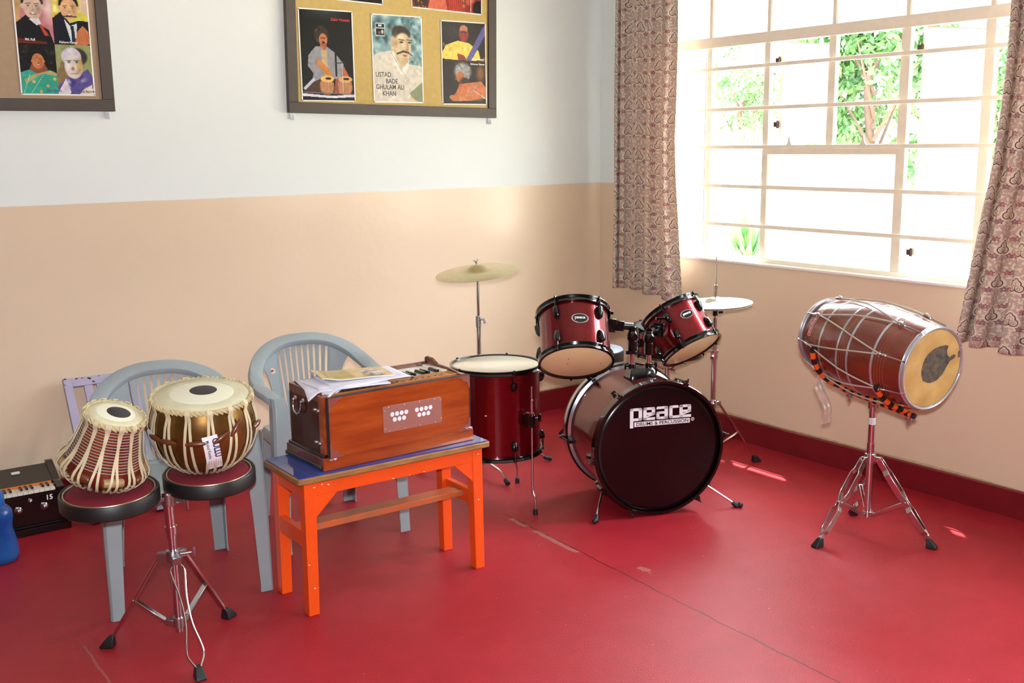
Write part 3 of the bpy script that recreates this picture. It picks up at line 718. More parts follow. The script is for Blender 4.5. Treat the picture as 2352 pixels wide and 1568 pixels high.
for (x0, x1) in ((.12, .03), (.30, .14)):
    for q in range(10): f_.ell(x0 + (x1 - x0) * q / 9, .82 + .018 * q, .007, .005, (236, 232, 215))
pane(.5, .5, 1, 1, (150, 156, 96)); f_.poly([(.5, .8), (.56, .68), (.68, .62), (.7, .82), (.6, .9), (.5, .9)], (130, 90, 60), .7)
f_.poly([(.5, .92), (.66, .82), (.80, .80), (.94, .74), (1, .82), (1, 1), (.5, 1)], (84, 74, 150)); f_.mottle(24, [(130, 130, 200), (60, 50, 120), (220, 220, 235)], (.62, .8, 1, 1), .02, .06, .5); f_.poly([(.5, .98), (.62, .84), (.68, .98), (.66, 1), (.5, 1)], (224, 214, 226)); f_.poly([(.84, .96), (.98, .90), (1, 1), (.8, 1)], (226, 214, 190))
f_.ell(.80, .62, .16, .10, (60, 50, 44), soft=.2); f_.ell(.72, .62, .15, .10, (206, 196, 216)); f_.ell(.74, .72, .135, .13, (218, 206, 196)); f_.ell(.83, .71, .06, .10, (196, 160, 96), soft=.6)
f_.ell(.67, .72, .05, .07, (236, 232, 240), soft=.8, op=.8); f_.ell(.80, .77, .06, .05, (150, 110, 70), soft=.9, op=.5); f_.ell(.70, .57, .07, .05, (228, 222, 236), soft=.9, op=.8)
for ex in (.68, .79): f_.ell(ex, .672, .034, .018, (150, 150, 160), soft=.5); f_.line((ex - .035, .655), (ex + .03, .657), .007, (50, 46, 50)); f_.ell(ex, .672, .012, .008, (50, 40, 50))
f_.line((.60, .66), (.86, .66), .005, (90, 90, 100)); f_.ell(.73, .74, .025, .02, (170, 130, 90)); f_.line((.69, .79), (.78, .79), .008, (150, 90, 80))
pF = tag(f_.mesh(T(-3.129, -.0265, 2.068)), 'poster of four singers in a two by two grid on the taupe board', 'poster')
for s_, x, z, m_ in (('Md. Rafi', -.118, .012, INKW), ('Kishore Kumar', .020, .006, INKW), ('Asha Bhosle', -.048, -.200, INKB), ('Sachin Dev Burman', .056, -.202, INKB)):
    letter(pF, s_, .0145, x, z, m_, .0002, sx=.85)
g_ = Art(.296, .440, (120, 40, 44)); g_.mottle(60, [(200, 150, 120), (60, 20, 30), (210, 90, 60)], (0, 0, 1, 1), .05, .12, .5)
tag(g_.mesh(T(-3.535, -.0265, 2.065)), 'poster sliver at the far left edge of the picture on the taupe board', 'poster')
# ================================================================== ORANGE TABLE
ORG = mat('orange_enamel_paint', (232, 80, 18), .35, var=.12, vscale=5, bump=.35, bscale=14, coat=.15)
CHIPW = mat('chipped_paint', (228, 190, 160), .8)
BLUE = mat('blue_laminate', (38, 62, 140), .12, var=.1, vscale=6, coat=.4)
EDGEW = mat('worn_wood_edge', (158, 112, 60), .5, var=.35, vscale=18, stretch=(1, 1, 4), bump=.3)
TZ = .510
tb = thing('low_table', 'low orange painted wooden table with a blue laminate top and worn wood edging', 'table', T(-2.497, -1.667, 0) @ RZ(-.4))
w2, d2_ = .388, .147
MB().prism(rrect(-w2, -d2_, w2, d2_, .006), TZ - .004, TZ).build('tabletop', BLUE, tb, smooth=0)
e = MB(); P_ = rrect(-w2 - .007, -d2_ - .007, w2 + .007, d2_ + .007, .012)
e.prism(P_, TZ - .026, TZ - .0035)
e.build('edge_strip', EDGEW, tb, bevel=.004)
lw, LX, LY = .040, .367, .137
for sx in (-1, 1):
    for sy in (-1, 1):
        x, y = sx * LX, sy * LY; q = .003 * sx
        r0 = [(x - sx * lw + q, y, 0), (x + q, y, 0), (x + q, y - sy * lw, 0), (x - sx * lw + q, y - sy * lw, 0)]
        r1 = [(x - sx * lw * 1.12, y, TZ - .026), (x, y, TZ - .026), (x, y - sy * lw * 1.12, TZ - .026), (x - sx * lw * 1.12, y - sy * lw * 1.12, TZ - .026)]
        if sx * sy < 0: r0.reverse(); r1.reverse()
        MB().loft([r0, r1]).build('leg', ORG, tb, smooth=0, bevel=.0025)
for sy in (-1, 1):
    y = sy * (LY - .012)
    MB().box(-LX + .04, LX - .04, y - .010, y + .010, TZ - .078, TZ - .026).build('apron', ORG, tb, smooth=0, bevel=.002)
    for sx in (-1, 1):
        MB().prism([(sx * (LX - .042), TZ - .077), (sx * (LX - .125), TZ - .077), (sx * (LX - .042), TZ - .155)][::sx], -.009, .009, T(0, y, 0) @ RX(90)).build('corner_bracket', ORG, tb, smooth=0)
for sx in (-1, 1):
    x = sx * (LX - .012)
    MB().box(x - .010, x + .010, -LY + .04, LY - .04, TZ - .085, TZ - .026).build('apron', ORG, tb, smooth=0, bevel=.002)
    MB().box(x - .012, x + .012, -LY + .038, LY - .038, .245, .305).build('stretcher', ORG, tb, smooth=0, bevel=.002)
STW = mat('worn_orange_rail', (198, 92, 44), .45, var=.3, vscale=9, var2=(150, 96, 66))
MB().box(-LX + .024, LX - .024, -.034, .034, .268, .292).build('foot_rail', [STW], tb, smooth=0, bevel=.002)
rr = random.Random(11)
for (x, z) in ((-.33, TZ - .045), (-.30, TZ - .040), (-.275, TZ - .046), (-.02, TZ - .074), (.05, TZ - .074), (.11, TZ - .074), (-.361, .19), (.345, .28), (.350, TZ - .05), (-.345, .10)):
    n = 8; MB().prism([(x + rr.uniform(.3, 1) * .007 * math.cos(6.28 * k / n), z + rr.uniform(.3, 1) * .0035 * math.sin(6.28 * k / n)) for k in range(n)], 0, .0006, T(0, -LY - .0001 if abs(x) > .325 else -LY + .0019, 0) @ RX(90)).build('paint_chip', CHIPW, tb, smooth=0)

# ================================================================== HARMONIUM ON THE TABLE
WOOD = mat('orange_brown_varnished_wood', (164, 74, 20), .22, var=.35, vscale=3.2, var2=(132, 50, 12), stretch=(1.2, 6, 9), coat=.7)
WOODD = mat('dark_red_varnished_wood', (104, 46, 22), .25, var=.3, vscale=5, stretch=(4, 4, 1), coat=.6)
EBON = mat('ebony_moulding', (20, 18, 18), .25, coat=.5)
ALU = mat('brushed_plate', (192, 156, 146), .36, .85)
IVORY = mat('ivory_key', (232, 228, 215), .25, coat=.3)
KEYB = mat('black_key', (18, 18, 20), .25, coat=.3)
LIGHTW = mat('carved_pale_wood', (176, 116, 66), .4, var=.3, vscale=14)
BELL = mat('dark_bellows_cloth', (44, 34, 46), .6)
HM = T(-2.470, -1.640, TZ + .0005) @ RZ(1.6)
h = thing('harmonium', 'orange brown wooden harmonium on the orange table with papers on its lid', 'harmonium', HM)
X0, X1, Y0, Y1, HH = -.300, .300, -.135, .140, .262
base = MB()
base.box(X0 - .022, X1 + .022, Y0 + .006, Y1 + .012, 0, .014)
base.box(X0 - .010, X1 + .010, Y0 + .007, Y1 + .006, .040, .052)
base.build('black_moulding', EBON, h, smooth=0, bevel=.003)
MB().box(X0 - .016, X1 + .016, Y0 - .004, Y1 + .009, .012, .042).build('plinth', [WOODD], h, smooth=0, bevel=.002)
MB().box(X0 - .017, X1 + .017, Y0 - .010, Y0 + .0045, .0, .044).build('front_plinth', [WOOD], h, smooth=0, bevel=.002)
body = MB().box(X0, X1, Y0 + .045, Y1, .045, HH - .025)
body.build('body', WOODD, h, smooth=0, bevel=.002)
pf = [(Y0 + .045, .05), (Y1, .05), (Y1, HH + .020), (Y1 - .012, HH + .026), (Y1 - .045, HH + .024), (Y1 - .085, HH + .006), (Y0 + .12, HH + .004), (Y0 + .045, HH - .004)]
for sx, xx in ((-1, X0), (1, X1 - .014)):
    if sx < 0: pf = [(y, min(z, HH + .005)) for y, z in pf]
    else: pf = [(Y0 + .045, .05), (Y1, .05), (Y1, HH + .020), (Y1 - .012, HH + .026), (Y1 - .045, HH + .024), (Y1 - .085, HH + .006), (Y0 + .12, HH + .004), (Y0 + .045, HH - .004)]
    MB().add([(xx + a, y, z) for a in (0, .014) for y, z in pf], [tuple(range(8)), tuple(range(15, 7, -1))] + [(i, i + 8, (i + 1) % 8 + 8, (i + 1) % 8) for i in range(8)]).build('side_cheek', WOODD, h, smooth=0, bevel=.003)
MB().box(X0, X0 + .02, Y0 + .012, Y0 + .046, .044, HH - .004).box(X1 - .02, X1, Y0 + .012, Y0 + .046, .044, HH - .004).build('corner_post', WOOD, h, smooth=0, bevel=.002)
bl = MB()
for k in range(4): bl.box(X0 + .008 + .004 * (k % 2), X1 - .008 - .004 * (k % 2), Y0 - .004 + k * .0045, Y0 + .0004 + k * .0045, .046 + .003 * (k % 2), HH - .008 - .003 * (k % 2))
bl.build('bellows', BELL, h, smooth=0)
fb = MB().box(X0 + .004, X1 - .004, Y0 - .020, Y0 - .005, .046, HH - .004).build('bellows_board', WOOD, h, smooth=0, bevel=.0025)
yf = Y0 - .0204
# perforated metal plate
pl = MB().prism(rrect(-.118, -.050, .132, .047, .006), 0, .002, T(.045 - .01, yf, .148) @ RX(90)).build('metal_plate', ALU, h, smooth=0, bevel=.0005)
HOLE = mat('white_hole_cloth', (225, 228, 235), .7)
hl = MB()
for gx in (-.080, .024):
    for k in range(4): hl.lathe([(0, .0004), (.0082, .0004), (.0082, 0)], 20, T(.035 + gx + .0195 * k, yf - .0024, .162 - .000) @ RX(90))
    for k in range(3): hl.lathe([(0, .0004), (.0082, .0004), (.0082, 0)], 20, T(.035 + gx + .0095 + .0195 * k, yf - .0024, .142) @ RX(90))
hl.build('hole', HOLE, pl, smooth=0)
rv = MB()
for (x, z) in [(-.095, .094 - .045), (-.03, .047), (.035, .047), (.10, .047), (-.095, -.047), (-.03, -.047), (.035, -.047), (.10, -.047), (-.112, .03), (-.112, -.035), (.127, .034), (.127, -.034)]:
    z = min(z, .042) if z > 0 else max(z, -.045); rv.sphere((.035 + x, yf - .0024, .148 + z), .0022, n=8)
rv.build('rivet', CHROME, pl)
# corner brackets and catches
NICK = mat('aged_nickel', (170, 120, 110), .35, .8)
for sx, xx in ((-1, X0 + .004), (1, X1 - .004)):
    for sz, zz in ((-1, .046), (1, HH - .004)):
        q = [(0, 0), (.055, 0), (.050, .006), (.036, .009), (.028, .020), (.012, .026), (.008, .042), (0, .050)]
        pts = [(xx - sx * a, zz - sz * b_) for a, b_ in q]
        if sx * sz > 0: pts.reverse()
        MB().prism(pts, 0, .0016, T(0, yf, 0) @ RX(90)).build('corner_plate', NICK, h, smooth=0)
trm = MB()
for xx in (X0 + .003, X1 - .005): trm.box(xx, xx + .003, Y0 - .0215, Y0 - .004, .046, HH - .003)
trm.box(X0 + .004, X1 - .004, Y0 - .0215, Y0 - .004, HH - .0045, HH - .0025)
trm.build('piping', BELL, h, smooth=0)
ct = MB()
for (x, z) in ((X0 + .012, .040), (X1 - .012, .052)):
    ct.cbox((x, Y0 - .022, z), (.030, .004, .010)).tube([(x - .010, Y0 - .024, z), (x - .010, Y0 - .030, z)], .005, 10).tube([(x + .008, Y0 - .024, z), (x + .008, Y0 - .030, z)], .004, 10)
ct.build('catch', CHROME, h, bevel=.0008)
sd = MB()
for z in (.205, .088):
    sd.cbox((X0 - .002, Y0 + .050, z), (.004, .040, .012)).sphere((X0 - .005, Y0 + .036, z), .007, n=10).sphere((X0 - .005, Y0 + .064, z), .007, n=10)
sd.build('side_catch', CHROME, h)
hd = MB()
for y in (-.030, .030): hd.lathe([(0, .006), (.007, .005), (.010, 0)], 12, T(X0, .058 + y, .218) @ RY(-90)).sphere((X0 - .008, .058 + y, .214), .006, n=10)
hd.tube(catmull([(X0 - .009, .030, .214), (X0 - .012, .029, .192), (X0 - .013, .038, .175), (X0 - .013, .058, .168), (X0 - .013, .078, .175), (X0 - .012, .087, .192), (X0 - .009, .086, .214)], 4), .0035, 8)
hd.build('handle', CHROME, h)
MB().box(X0 + .014, X1 - .014, Y0 + .030, Y0 + .105, HH - .026, HH - .010).build('top_board', WOOD, h, smooth=0, bevel=.002)
fm = MB(); za, zb_ = HH - .010, HH - .004
fm.box(X0 + .03, X1 - .03, Y0 + .034, Y0 + .040, za, zb_).box(X0 + .03, X1 - .03, Y0 + .094, Y0 + .100, za, zb_).box(X0 + .024, X0 + .03, Y0 + .034, Y0 + .1, za, zb_).box(X1 - .03, X1 - .024, Y0 + .034, Y0 + .1, za, zb_)
fm.build('fretwork_frame', LIGHTW, h, smooth=0, bevel=.001)
MB().box(X0 + .03, X1 - .03, Y0 + .040, Y0 + .094, za, za + .0015).build('fretwork_panel', LIGHTW, h, smooth=0)
fc = MB(); DARKC = mat('fret_opening', (40, 20, 12), .8)
for k in range(9):
    x = X0 + .07 + k * .056
    for (a, b_, r_) in ((-.014, .004, 30), (.014, .004, -30), (0, -.010, 0)):
        fc.lathe([(0, .0003), (.009, .0003), (.009, 0)], 14, T(x + a, Y0 + .067 + b_, za + .0015) @ RZ(r_) @ Matrix.Diagonal((1, .42, 1, 1)))
fc.build('fret_cutout', DARKC, h, smooth=0)
kn = MB().lathe([(0, .024), (.005, .023), (.007, .018), (.004, .012), (.003, 0)], 14, T(.085, Y0 + .052, za + .001) @ RX(25)); kn.build('stop_knob', CHROME, h)
MB().box(X0 + .014, X1 - .014, Y0 + .105, Y1 - .004, HH - .030, HH - .020).build('key_bed', WOODD, h, smooth=0)
kx0, kx1, nk = X0 + .022, X1 - .040, 26; kw = (kx1 - kx0) / nk
for k in range(nk):
    MB().box(kx0 + k * kw + .0006, kx0 + (k + 1) * kw - .0006, Y0 + .112, Y1 - .020, HH - .020, HH - .008).build('white_key', IVORY, h, smooth=0, bevel=.0008)
for k in range(nk - 1):
    if k % 7 in (2, 6): continue
    x = kx0 + (k + 1) * kw
    MB().add([(x + sx * .0055, y, z) for sx in (-1, 1) for y, z in ((Y0 + .106, HH - .008), (Y0 + .106, HH + .004), (Y0 + .165, HH + .004), (Y0 + .172, HH - .008))], [(0, 1, 2, 3), (7, 6, 5, 4), (0, 4, 5, 1), (1, 5, 6, 2), (2, 6, 7, 3)]).build('black_key', KEYB, h, smooth=0, bevel=.001)
MB().box(X1 - .038, X1 - .015, Y0 + .11, Y1 - .02, HH - .02, HH - .003).build('key_block', IVORY, h, smooth=0, bevel=.002)
MB().box(X0 + .014, X1 - .014, Y1 - .018, Y1, .05, HH + .006).build('back_rail', WOODD, h, smooth=0, bevel=.003)

# papers and magazine on top
PAPERB = mat('bluish_writing_paper', (222, 220, 236), .6)
def sheet(w, d, n, f, thick=.0012):
    vs = []; fs = []
    for i in range(n + 1):
        for j in range(n + 1):
            x = -w / 2 + w * i / n; y = -d / 2 + d * j / n; vs.append((x, y, f(x, y)))
    for i in range(n):
        for j in range(n): a = i * (n + 1) + j; fs.append((a, a + n + 1, a + n + 2, a + 1))
    return MB().add(vs, fs)
ptop = TZ + HH + .0085
def droop(x, y, k=1.):
    q = max(0., (-y - .085)) ; s_ = max(0., -x - .06)
    return -14. * max(0., -x - .11) * max(0., -y - .05) * k
specs = [(.300, .215, -12, -2.628, -1.648, .0020, 'lowest white paper sheet on the harmonium, its corner drooping over the front'),
         (.305, .210, 3, -2.598, -1.644, .0062, 'white sheet in the middle of the paper pile on the harmonium'),
         (.300, .200, -4, -2.548, -1.648, .0104, 'top white sheet of the pile, just under the magazine')]
for i, (w_, d_, a_, px, py, dz, lab) in enumerate(specs):
    o = sheet(w_, d_, 18, lambda x, y, i=i: droop(x, y) + .0018 * math.sin(14 * x) + .0012 * math.sin(22 * y)).build('paper_sheet', PAPERB, solid=.0034, world=T(px, py, ptop + dz) @ RZ(a_)); tag(o, lab, 'paper', 'papers on the harmonium')
COV = mat('magazine_cover', (214, 186, 140), .35, var=.4, vscale=14, var2=(186, 160, 92))
mg = thing('song_magazine', 'thin magazine with a yellow and peach cover lying on top of the papers', 'magazine', T(-2.570, -1.612, ptop + .0165) @ RZ(-9))
mf = lambda x, y: -.05 * max(0, -x - .05) * 0 + .012 * math.exp(-((x + .13) / .04) ** 2) - .10 * max(0, x - .05) * .3 + .004 * math.cos(y * 20)
sheet(.27, .165, 16, mf).build('pages', PAPERW, mg, solid=.003)
c2 = sheet(.27, .165, 16, lambda x, y: mf(x, y) + .0019).build('cover', COV, mg)
sheet(.075, .12, 8, lambda x, y: mf(x + .07, y) + .0024).build('cover_picture', mat('cover_photo', (236, 226, 214), .35, var=.25, vscale=30, var2=(90, 70, 60)), mg).location = (.07, -.01, 0)
sheet(.10, .13, 8, lambda x, y: mf(x - .06, y) + .0024).build('cover_panel', mat('cover_green', (178, 156, 96), .35, var=.3, vscale=20), mg).location = (-.06, 0, 0)
# ================================================================== PLASTIC CHAIRS
GREY = mat('grey_moulded_plastic', (148, 158, 162), .38, var=.08, vscale=4, bump=.08, bscale=90)
STK = mat('sticker_white', (236, 226, 205), .5); STKR = mat('sticker_red', (170, 60, 60), .5)
def make_chair(M, label):
    c = thing('plastic_armchair', label, 'chair', M, 'grey plastic chairs')
    half = [(0, .245, .790), (.07, .243, .786), (.14, .225, .768), (.20, .185, .735), (.242, .120, .690), (.262, .04, .655), (.266, -.04, .640), (.258, -.11, .632), (.244, -.155, .612), (.238, -.175, .575)]
    pts = catmull([(-x, y, z) for x, y, z in half[::-1]] + half[1:], 5)
    rings = []
    L = len(pts)
    for i, p in enumerate(pts):
        t = (pts[min(i + 1, L - 1)] - pts[max(i - 1, 0)]).normalized()
        k = abs(i / (L - 1) - .5) * 2                  # 0 at top of the back, 1 at the front ends
        out = Vector((p.x, p.y - .02, .10 if k < .5 else .0)).normalized()
        n = (out - t * out.dot(t)).normalized()
        if k < .62: n = (n + Vector((0, .5 * (1 - k), .35))).normalized(); n = (n - t * n.dot(t)).normalized()
        b_ = t.cross(n)
        up = b_ if b_.z > 0 else -b_
        w_ = .030; q = .013
        ring = []
        for (a, bb) in ((-1, .1), (-.9, .75), (-.5, 1.0), (.5, 1.0), (.9, .75), (1, .1), (.92, -1.2), (.72, -1.2), (.66, -.1), (-.66, -.1), (-.72, -1.2), (-.92, -1.2)):
            ring.append(tuple(p + n * a * w_ + up * bb * q))
        if b_.z > 0: ring.reverse()
        rings.append(ring)
    MB().loft(rings).build('arm_rail', GREY, c, smooth=50)
    # front legs: angled channel section
    for sx in (-1, 1):
        rg = []
        for (z, x, y, w_, d_) in ((0, .262, -.222, .050, .044), (.03, .262, -.221, .047, .042), (.30, .256, -.205, .058, .052), (.50, .246, -.190, .066, .060), (.60, .240, -.172, .064, .060), (.635, .243, -.150, .056, .07)):
            X = sx * x
            rg.append([(X - sx * w_ * .5, y - d_ * .5, z), (X + sx * w_ * .35, y - d_ * .5, z), (X + sx * w_ * .5, y - d_ * .3, z), (X + sx * w_ * .5, y + d_ * .5, z), (X + sx * w_ * .38, y + d_ * .5, z), (X + sx * w_ * .36, y - d_ * .2, z), (X - sx * w_ * .5, y - d_ * .36, z)])
        if sx < 0: rg = [r[::-1] for r in rg]
        MB().loft(rg).build('leg', GREY, c, smooth=35, bevel=.002)
        rg = []
        for (z, x, y, w_, d_) in ((0, .200, .250, .052, .040), (.03, .199, .249, .050, .038), (.25, .190, .225, .058, .046), (.41, .182, .200, .066, .054)):
            X = sx * x
            rg.append([(X - sx * w_ * .5, y + d_ * .5, z), (X + sx * w_ * .5, y + d_ * .5, z), (X + sx * w_ * .5, y - d_ * .5, z), (X + sx * w_ * .38, y - d_ * .5, z), (X + sx * w_ * .36, y + d_ * .30, z), (X - sx * w_ * .5, y + d_ * .32, z)])
        if sx > 0: rg = [r[::-1] for r in rg]
        MB().loft(rg).build('leg', GREY, c, smooth=35, bevel=.002)
    # seat
    so = rrect(-.215, -.215, .215, .205, [.05, .05, .03, .03], 5)
    s_ = MB(); n = len(so)
    rings = [[(x * k, y * k, z + .010 * (abs(x) / .2) ** 2) for x, y in so] for k, z in ((.97, .372), (1.0, .375), (1.0, .418), (.975, .426), (.86, .420), (.5, .408), (.1, .405))]
    s_.loft(rings).build('seat', GREY, c, smooth=50)
    # backrest: bowed slats with two wide side panels
    bk = MB()
    def yb(u, z):      # u -1..1 across, follows the bow of the rail
        k = (z - .42) / .36
        return .200 + .040 * k - .075 * (abs(u) ** 2) * (.35 + .65 * k)
    def zt(x): return .778 - 1.15 * x * x - .10 * abs(x)
    ns = 10; hw = .118
    for i in range(ns):
        u = -hw + (2 * hw) * (i + .5) / ns
        prev = []
        for j in range(9):
            z = .418 + (zt(u) - .418) * j / 8; k = j / 8
            x = u * (.86 + .30 * k); wv = .0062 + .0012 * k + .003 * max(0, k - .8) * 5
            y = yb(x / .25, z)
            prev.append([(x - wv, y - .004, z), (x + wv, y - .004, z), (x + wv * .7, y + .006, z), (x - wv * .7, y + .006, z)])
        bk.loft(prev)
    for sx in (-1, 1):
        prev = []
        for j in range(11):
            k = j / 10; z0_ = .418
            xin = sx * (hw * .88 + .020 * k); wdt = .024 + .042 * k ** 1.5 + .016 * max(0, k - .75) * 4
            xo = xin + sx * wdt
            zi, zo = z0_ + (zt(xin) - z0_) * k, z0_ + (zt(xo) + .005 - z0_) * k
            r_ = []
            for q in range(5):
                t = q / 4; x = xin + (xo - xin) * t; z = zi + (zo - zi) * t; r_.append((x, yb(x / .25, z) - .004, z))
            r_ += [(x, y + .008, z) for x, y, z in r_[::-1]]
            prev.append(r_ if sx > 0 else r_[::-1])
        bk.loft(prev)
    bk.box(-.155, .155, .176, .212, .398, .436)
    bk.build('backrest', GREY, c, smooth=40)
    zz = .668; xx = -.150
    y_ = yb(xx / .25, zz) - .0046
    sm = MB(T(xx, y_, zz) @ RZ(-22) @ RX(90)).prism([(.017 * math.cos(t), .013 * math.sin(t)) for t in [2 * PI * i / 20 for i in range(20)]], 0, .0008)
    s1 = sm.build('sticker', STK, c, smooth=0)
    MB(T(xx, y_, zz) @ RZ(-22) @ RX(90)).prism([(-.012, -.003), (.002, -.006), (.012, .002), (.006, .006), (-.004, .003), (-.010, .004)], .0008, .0012).build('sticker_print', STKR, s1, smooth=0)
    return c
ch1 = make_chair(T(-3.120, -1.225, 0) @ RZ(-8.5), 'grey plastic armchair behind the pair of tablas, left of the orange table')
copy_thing(ch1, T(-2.412, -1.015, 0) @ RZ(-6), 'grey plastic armchair behind the harmonium and orange table')
# ================================================================== TABLA STAND
def quad_foot(p, d, s=1.):
    """black rubber shoe at the floor end of a stand leg"""
    m = MB(); x, y, z = p
    L = T(x, y, 0) @ RZ(math.degrees(math.atan2(d[1], d[0])))
    rg = []
    for (zz, xo, w_, l_) in ((0, .006, .017, .022), (.006, .006, .018, .023), (.026, -.002, .014, .015), (.040, -.010, .010, .010)):
        rg.append([tuple(L @ Vector((xo + a * l_ * s, b * w_ * s, zz * s))) for a, b in ((-1, -1), (1, -1), (1, 1), (-1, 1))])
    return m.loft(rg)
SX, SY = -3.308, -1.745
st = thing('tabla_stand', 'chrome tripod stand holding two red cushioned trays under the tablas', 'stand', T(SX, SY, 0))
feet = {'L': (-.187, .140), 'R': (.209, .113), 'F': (-.022, -.252)}
ZCOL, ZHUB = .318, .105
MB().tube([(.004, 0, .055), (0, 0, .40)], .0135, 20).tube([(0, 0, .38), (-.004, 0, .535)], .0165, 20).tube([(0, 0, .395), (0, 0, .42)], .0195, 20).build('column', CHROME, st)
cl = MB().tube([(0, 0, ZCOL - .018), (0, 0, ZCOL + .020)], .022, 20)
for k, (fx_, fy_) in feet.items():
    d = Vector((fx_, fy_, 0)).normalized(); cl.bar(d * .015 + Vector((0, 0, ZCOL)), d * .050 + Vector((0, 0, ZCOL - .004)), .026, .026)
cl.tube([(.02, -.01, ZCOL + .004), (.055, -.022, ZCOL + .006)], .0045, 8).cbox((.062, -.024, ZCOL + .006), (.006, .012, .030))
cl.build('collar', STEEL, st, bevel=.0015)
hb_ = MB().tube([(.003, 0, ZHUB - .035), (.003, 0, ZHUB)], .019, 16)
for k in 'LR':
    d = Vector((*feet[k], 0)).normalized(); hb_.bar(d * .012 + Vector((0, 0, ZHUB - .018)), d * .040 + Vector((0, 0, ZHUB - .014)), .020, .018)
hb_.build('hub', STEEL, st, bevel=.001)
for k in 'LR':
    fx_, fy_ = feet[k]; d = Vector((fx_, fy_, 0)); dn = d.normalized(); side = Vector((-dn.y, dn.x, 0))
    top = dn * .046 + Vector((0, 0, ZCOL - .004)); bot = d * .955 + Vector((0, 0, .030)); mid = top.lerp(bot, .52)
    m = MB().bar(top, top.lerp(bot, .93), .024, .010, up=tuple(side.cross(bot - top))).bar(top.lerp(bot, .90), bot, .013, .006, up=tuple(side.cross(bot - top)))
    m.sphere(tuple(mid + side * .012), .004, n=8)
    lg = m.build('leg', CHROME, st, bevel=.0015)
    quad_foot(tuple(d), (dn.x, dn.y)).build('rubber_foot', RUBBER, lg, bevel=.003)
    MB().bar(mid, dn * .036 + Vector((0, 0, ZHUB - .014)), .019, .006, up=tuple(side.cross(mid))).build('brace', CHROME, st, bevel=.001)
d = Vector((*feet['F'], 0)); dn = d.normalized(); side = Vector((-dn.y, dn.x, 0))
def wp(t, s): return dn * (.030 + (.245 - .030) * t) + side * s + Vector((0, 0, ZCOL - .010 - (ZCOL - .045) * t))
m = MB()
for sg in (-1, 1):
    m.tube(catmull([wp(-.02, sg * .010), wp(.04, sg * .014), wp(.10, sg * .022), (wp(.35, sg * .010)), wp(.60, sg * .010), wp(.80, sg * .023), wp(.90, sg * .024), wp(.985, sg * .010), wp(1.02, sg * .004)], 4), .0032, 8)
wl = m.build('wire_leg', CHROME, st)
f = quad_foot(tuple(d * .98), (dn.x, dn.y), .95); f.build('rubber_foot', RUBBER, wl, bevel=.003)
# cross arm under the trays
ca = MB().bar((-.20, 0, .512), (.20, .0, .518), .022, .012, up=(0, 0, 1)).tube([(0, 0, .49), (0, 0, .530)], .022, 16)
ca.tube([(.045, -.012, .500), (.045, -.040, .500)], .004, 8).cbox((.045, -.045, .495), (.006, .008, .034))
for x in (-.26, -.21, .085, .105): ca.tube([(x, -.03, .497), (x, -.03, .522)], .006, 8)
ca.build('cross_arm', STEEL, st, bevel=.001)
VELV = mat('red_velvet_cushion', (120, 12, 34), .9, var=.15, vscale=12, bump=.2, bscale=200)
TRAYB = mat('black_tray_rim', (20, 19, 20), .45)
GOLD = mat('gold_braid', (180, 156, 124), .35, .8)
TRAYN = Vector((-.03, -.06, 1)).normalized()
for (tx, ty, tz_, R_) in ((-3.485 - SX, -1.73 - SY, .572, .150), (-3.165 - SX, -1.73 - SY, .574, .148)):
    F = axm((tx, ty, tz_), TRAYN)
    tr = MB(F).lathe([(0, -.046), (R_ - .004, -.046), (R_, -.042), (R_, -.002), (R_ - .003, .002), (R_ - .008, .0), (R_ - .010, -.02), (0, -.022)], 64).build('tray', TRAYB, st)
    MB(F).lathe([(0, .006), (R_ * .5, .006), (R_ - .030, .003), (R_ - .016, -.004), (R_ - .014, -.02)], 64).build('cushion', VELV, tr, smooth=60)
    g = MB(F); g.tube(circle(R_ - .014, 64, -.0005), .0028, 8, closed=True).tube(circle(R_ - .0115, 64, -.007), .0022, 8, closed=True)
    g.build('gold_piping', GOLD, tr)

# ================================================================== TABLAS
def interp(prof, z):
    for (r0, z0), (r1, z1) in zip(prof[:-1], prof[1:]):
        if z0 <= z <= z1: return r0 + (r1 - r0) * (z - z0) / (z1 - z0 + 1e-9)
    return prof[-1][0] if z > prof[-1][1] else prof[0][0]
STRAP = mat('cream_leather_strap', (214, 200, 164), .6, var=.2, vscale=20)
BRAID = mat('plaited_skin_rim', (206, 190, 146), .7, var=.2, vscale=60, bump=.4, bscale=120)
SKINO = mat('pale_goat_skin', (216, 210, 178), .45, var=.12, vscale=20)
SKINI = mat('white_skin_centre', (232, 230, 206), .4)
SYAHI = mat('black_tuning_paste', (52, 48, 50), .7, bump=.2, bscale=120)
PEG = mat('dark_wooden_peg', (104, 50, 26), .3, var=.25, vscale=12, coat=.4)
PALEW = mat('pale_wooden_peg', (168, 136, 96), .45, var=.3, vscale=14)
BRASS = mat('old_brass', (150, 118, 62), .3, .85, var=.3, vscale=5, var2=(120, 86, 44), bump=.12, bscale=14)
TWOOD = mat('red_lacquered_wood', (136, 58, 22), .25, var=.4, vscale=8, var2=(92, 24, 20), coat=.5)
CORD = mat('grey_binding_cord', (150, 140, 128), .6)
